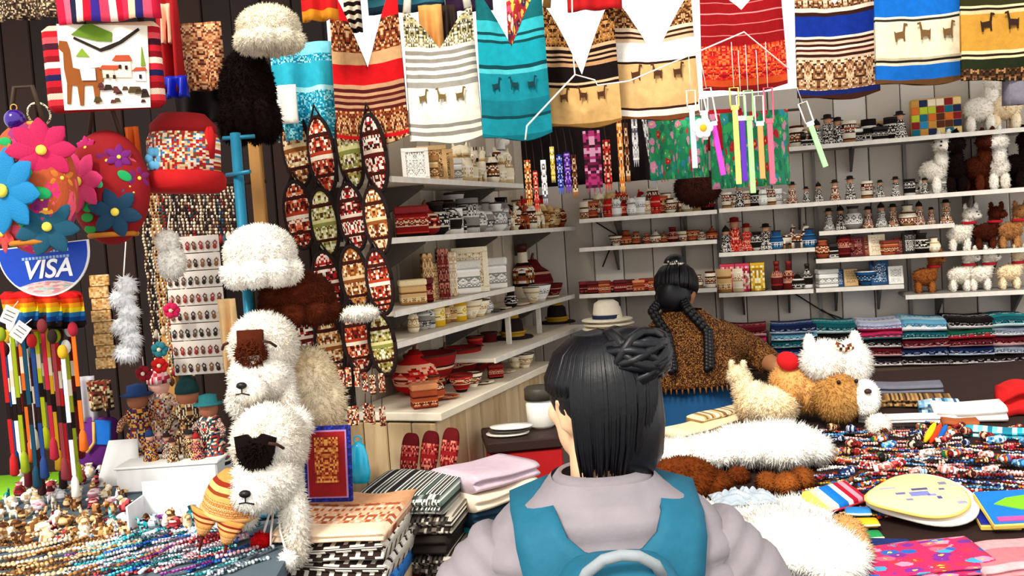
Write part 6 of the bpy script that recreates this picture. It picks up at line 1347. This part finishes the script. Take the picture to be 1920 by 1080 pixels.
r = empty('hat_stand', (p.x, p.y, 0), None, 'slim wooden stand under the stack of white hats', 'stand'); MB().tube([(0, 0, 0), (0, 0, p.z - .02)], .02, 10).build('post', WOOD('#5a3a1e', '#7a542e'), r); MB().lathe([(.12, 0), (.12, .02)], 20).build('foot', WOOD('#5a3a1e', '#7a542e'), r); MB().lathe([(.05, p.z - .02), (.08, p.z)], 16).build('plate', WOOD('#5a3a1e', '#7a542e'), r)
n = 6; dz = (zt - p.z) / (n - 1)
for k in range(n): hat(Vector((p.x + .004 * sin(k * 2), p.y, p.z + k * dz)), .095, .075, M('#f4ead4', .85, .08, 60), M('#1c2a4a', .7) if k == n - 1 else M('#e0d0b0', .8), f'white straw hat, {ordn(k)} from the bottom of the hat stack', 'stack of white straw hats')
# plush llamas on the right shelves
k = 0
for key, py, hpx, xs in (('R1', 0, 104, ((1838, WF, 'white'), (1885, CF, 'cream'))), ('R2', 0, 100, ((1752, WF, 'white'), (1793, KF, 'black'), (1832, BF, 'dark brown'), (1872, WF, 'white'), (1908, KF, 'black'))), ('R4', 0, 75, ((1800, WF, 'white'), (1848, BF, 'dark brown'), (1893, FUR('#c89058', '#8a5228'), 'tan'))), ('R5c', 0, 72, ((1735, FUR('#b06a34', '#7a3a14'), 'chestnut'), (1800, WF, 'white'), (1838, WF, 'pure white'), (1893, CF, 'cream')))):
    W, z, dep, u0, u1 = SH[key]
    for j, (px, m_, nm) in enumerate(xs):
        u = W.u_at(px, dep * .5, z); p = W.pt(u, dep * .5, z); x_, y_, d = proj(p)
        where = {'R1': 'top', 'R2': 'second', 'R4': 'fourth', 'R5c': 'lowest'}[key]
        plush('soft_toy', x_, y_, d, hpx, m_, m_, f'{nm} llama soft toy, {ordn(j)} from the left on the {where} right shelf', 'llama soft toys on the back shelves', rz=(-1.2, -1.9)[j % 2] if key in ('R2',) else -.3, L=.009, seed=80 + k, n=1500, scarf='#b01420' if key in ('R4', 'R5c') else None).scale = (1.16, 1.2, 1.06); k += 1
# patchwork purse and small fur pieces on the top shelf
W, z, dep, u0, u1 = SH['R1']; u = W.u_at(1755, .1, z); p = W.pt(u, .1, z); s = sz(1, proj(p)[2])
r = empty('patchwork_bag', p, (0, 0, W.rz()), 'patchwork bag of bright squares on the top back shelf', 'bag'); g = random.Random(6)
MB().box((0, 0, 36 * s), (88 * s, .04, 72 * s), bev=.006).build('bag_body', M('#c8a060', .9), r)
for i in range(6):
    for j in range(5): MB().box(((-36 + i * 14.5) * s, -.021, (9 + j * 13.5) * s), (13.5 * s, .004, 12.5 * s), bev=.001).build('patch', M(g.choice(['#c89040', '#8a1a1c', '#2a8ab8', '#f0e0c0', '#d86a28', '#1a2a4a', '#e8c880', '#b8c830', '#5a2a18', '#0f6a80']), .9), r, smooth=False)
# stacks of folded sweaters on the low back shelf
W, z, dep, u0, u1 = SH['R6']; g = random.Random(12)
SW = {'navy': ['#10204a', '#1a3a7a', '#0a1028', '#c8d0e0'], 'teal': ['#0f5a66', '#1a8a90', '#083038', '#d0e8e8'], 'sky blue': ['#6ab0d0', '#b8e0f0', '#1a6a90', '#ffffff'], 'black': ['#140c0e', '#2a2024', '#0a0606', '#e0d8d8'], 'pink': ['#d02a60', '#f08aa0', '#8a1438', '#2a6a70'], 'dark red': ['#5a0c18', '#8a1a24', '#2a060c', '#d0a0a0'], 'grey': ['#8a94a4', '#c0c8d4', '#4a5464', '#f0f0f4'], 'green': ['#0f5a44', '#e8e8e0', '#0a2a24', '#b01a28'], 'pale lilac': ['#c0c8e4', '#e4e8f4', '#8a94b8', '#b03a58']}
stks = [(1392, 100, ['black', 'dark red', 'teal', 'pink', 'dark red']), (1492, 92, ['black', 'grey', 'navy', 'teal', 'sky blue', 'navy']), (1570, 84, ['dark red', 'black', 'navy', 'black', 'teal']), (1655, 84, ['black', 'dark red', 'black', 'pink', 'pale lilac']), (1740, 86, ['black', 'navy', 'dark red', 'teal', 'sky blue']), (1828, 86, ['black', 'navy', 'dark red', 'green', 'black']), (1905, 76, ['black', 'grey', 'dark red', 'grey', 'teal'])]
ht = [.022, .024, .02, .026, .024]
for si, (px, wpx, ls) in enumerate(stks):
    nn = dep * .5; u = W.u_at(px, dep, z); p = W.pt(u, nn, z + .001); w = sz(wpx * .91, proj(p)[2]); zz = p.z
    for k, c in enumerate(ls):
        h = ht[(si + k) % 5] * (1.15 if k == len(ls) - 1 else .95) * (5 / len(ls)) * 1.5
        pal = SW[c]; m_ = WEAVE([(.08, pal[0]), (.2, pal[1]), (.3, pal[0]), (.44, 'm'), (.48, pal[3]), (.52, 'm'), (.6, pal[0]), (.7, pal[1]), (.8, 'm'), (1, pal[0])], pal, 30, 160, 3, 'UV', k + si)
        o = fold_mesh(w * g.uniform(.95, 1.0), dep * .8, h, si * 7 + k).build('folded_sweater', m_, None, (p.x, p.y, zz), (0, 0, W.rz() + g.uniform(-.04, .04)))
        tag(o, f'{c} folded sweater, {ordn(k)} from bottom in the {ordn(si)} sweater stack from left', 'sweater', 'folded sweaters on the low back shelf'); zz += h * .97
# ---------------------------------------------------------------- belts, ribbons and green cloths hung before the wall
bl = [('purple', ['#3a1080', '#7a3ac0', '#1a0840', '#c0a0e0']), ('blue', ['#1a2ab0', '#5a70d8', '#0c1460', '#c0c8f0']), ('maroon', ['#7a1040', '#b03070', '#3a0820', '#e0a0c0']), ('red', ['#b01418', '#e04838', '#5a080a', '#f0c0a0']), ('orange', ['#d06a1c', '#f0a850', '#7a340c', '#f4dcb0']), ('white', ['#e8e6e2', '#b8b8c0', '#ffffff', '#5a5a66']), ('green', ['#1a8a4a', '#5ac080', '#0c4424', '#c8f0d0']), ('yellow', ['#e0c020', '#f4e080', '#a08010', '#fff8d0']), ('brown', ['#6a3418', '#a8683a', '#2a1208', '#e0c09a'])]
g = random.Random(15)
seq = [(988, 12, 300, 375, 'orange'), (1003, 9, 320, 385, 'red'), (1018, 10, 300, 372, 'white'), (1034, 8, 275, 330, 'yellow'), (1048, 10, 290, 352, 'blue'), (1062, 12, 285, 350, 'purple'), (1075, 9, 290, 360, 'brown'), (1108, 32, 245, 352, 'maroon'), (1136, 14, 262, 345, 'red'), (1160, 10, 225, 350, 'orange'), (1172, 8, 230, 330, 'brown'), (1188, 11, 215, 300, 'white'), (1206, 9, 215, 335, 'white'), (1226, 16, 225, 330, 'red'), (1245, 10, 240, 320, 'brown')]
for i, (px, w, y0, y1, c) in enumerate(seq):
    d = 2.92; s = sz(1, d); pal = dict(bl)[c]; L = (y1 - y0) * s
    r = empty('woven_belt', P(px, y0, d), (0, -.12 if px in (1206, 1226) else 0, 0), f'{c} woven belt, {ordn(i)} from the left before the black cloth', 'belt', 'woven belts before the black cloth')
    MB().box((0, 0, -L / 2), (w * s, .006, L), bev=.001).build('band', MOS(pal, 6, 20, 1, seed=i % 4), r, smooth=False)
    for q in (-.3, 0, .3): MB().tube([(q * w * s, 0, -L), (q * w * s * 1.2, 0, -L - .02)], [.0028, .001], 5).build('fringe', M(pal[1], .9), r)
    MB().tube([(0, 0, 0), (0, .04, .05), (0, .12, .1)], .0015, 5).build('hanger', M('#2a1a14'), r)
for (x0, x1, y0, y1, d, lab, sd) in ((1222, 1332, 222, 335, 2.88, 'green embroidered cloth left of the coloured ribbons', 3), (1338, 1485, 210, 350, 2.88, 'green and blue embroidered cloth behind the coloured ribbons', 7)):
    hang('embroidered_cloth', x0, x1, y0, y1, d, FLORAL('#178a5a', ['#30b070', '#1c90a0', '#d88ab0', '#2ab060', '#0f6a50', '#c01a24'], 7, seed=sd), lab, 'cloth', .015)
rod(1215, 226, 1500, 205, 2.88, 2.88, 'thin dark rod holding the green embroidered cloths', .004)
hang('red_cloth', 1330, 1395, 205, 280, 2.88, M('#b01018', .9), 'plain red cloth corner behind the coloured ribbons', 'cloth', .015)
rb = [(1297, 170, 205, 315, '#c8e8f0', 'pale blue', 0), (1320, 185, 215, 262, '#f4f4f4', 'white', 0), (1338, 165, 235, 330, '#e040c0', 'magenta', .14), (1378, 165, 205, 345, '#f4ec70', 'yellow', 0), (1391, 180, 225, 340, '#5a28a8', 'violet', 0), (1405, 170, 225, 362, '#a8f090', 'light green', 0), (1425, 180, 235, 335, '#f49a58', 'orange', 0), (1443, 165, 230, 345, '#f0607a', 'coral pink', 0), (1520, 190, 235, 318, '#a8f4a0', 'mint green', .3)]
for i, (px, y0, y1, y2, c, nm, tl) in enumerate(rb):
    d = 2.55; s = sz(1, d); m_ = M(c, .45, .05)
    r = empty('ribbon_keyring', P(px, y1, d), (0, -tl, 0), f'{nm} ribbon key ring dangling under the red woven bag', 'key ring', 'ribbon key rings')
    L = (y2 - y1) * s
    MB().box((0, 0, -L / 2), (10 * s, .006, L), bev=.001).build('ribbon', m_, r, smooth=False)
    h = (y1 - y0) * s; f = MB(); lm = m_ if i % 2 else M('#f4f0ea', .5)
    f.tube([(-8 * s, 0, 6 * s), (-8 * s, 0, h), (8 * s, 0, h), (8 * s, 0, 6 * s), (-8 * s, 0, 6 * s)], 1.6 * s, 6); f.build('loop', lm, r)
    MB().box((0, 0, 3 * s), (14 * s, .008, 9 * s), bev=.001).build('clasp', lm, r, smooth=False)
    MB().tube([(0, 0, h), (0, 0, h + .12)], .001, 5).build('string', WH, r)
r = empty('flower_charm', P(1318, 240, 2.53), None, 'white flower charm with an orange centre among the ribbons', 'charm'); s = sz(1, 2.53)
for k in range(6): MB().ell((11 * s * cos(k * pi / 3), 0, 11 * s * sin(k * pi / 3)), (9 * s, 3 * s, 9 * s), 8, 6).build('petal', M('#eef0f0', .6), r)
MB().ell((0, -3 * s, 0), (7 * s, 3 * s, 7 * s), 10, 6).build('flower_centre', M('#f0a81c', .6), r); MB().tube([(0, 0, 14 * s), (0, 0, 90 * s)], .001, 5).build('string', WH, r)
furobj('dark_wool_hat', [((0, 0, 0), (sz(42, 3.3), .06, sz(34, 3.3)))], FUR('#3a1c14', '#1a0a08'), None, P(1308, 352, 3.3), 1800, .014, .002, .2, 91); tag(bpy.context.scene.objects['dark_wool_hat'], 'dark brown curly wool hat above the back shelf', 'hat')
tag(inst('wool_ball_hook', MB().tube([(0, 0, 0), (.0, .1, .12), (0, .3, .15)], .003, 6).data('hook'), M('#2a2420'), None, P(1308, 352, 3.3)), 'thin dark hook holding the curly wool hat', 'hook')
hang('grey_fur_strip', 1895, 1935, 95, 195, 2.45, FUR('#8a8490', '#5a5660'), 'grey fur strip hanging at the right edge', 'fur', .004, th=.03, fold=1)
# ---------------------------------------------------------------- loose cables on the back wall
def wallpt(px, py, n=.012):
    z = WR.z_at(px, py, n); return WR.pt(WR.u_at(px, n, z), n, z)
DKW = M('#1a1412', .6)
cord([wallpt(1486, 548), wallpt(1545, 585), wallpt(1625, 614)], .003, DKW, 'upper black cable sloping down the back wall above the sweaters')
cord([wallpt(1540, 580), wallpt(1580, 606), wallpt(1600, 622)], .003, DKW, 'lower black cable sloping down the back wall above the sweaters')
cord([wallpt(1110, 412), wallpt(1155, 440), wallpt(1142, 470), wallpt(1130, 500)], .003, DKW, 'black cable hanging on the back wall left of the vendor')
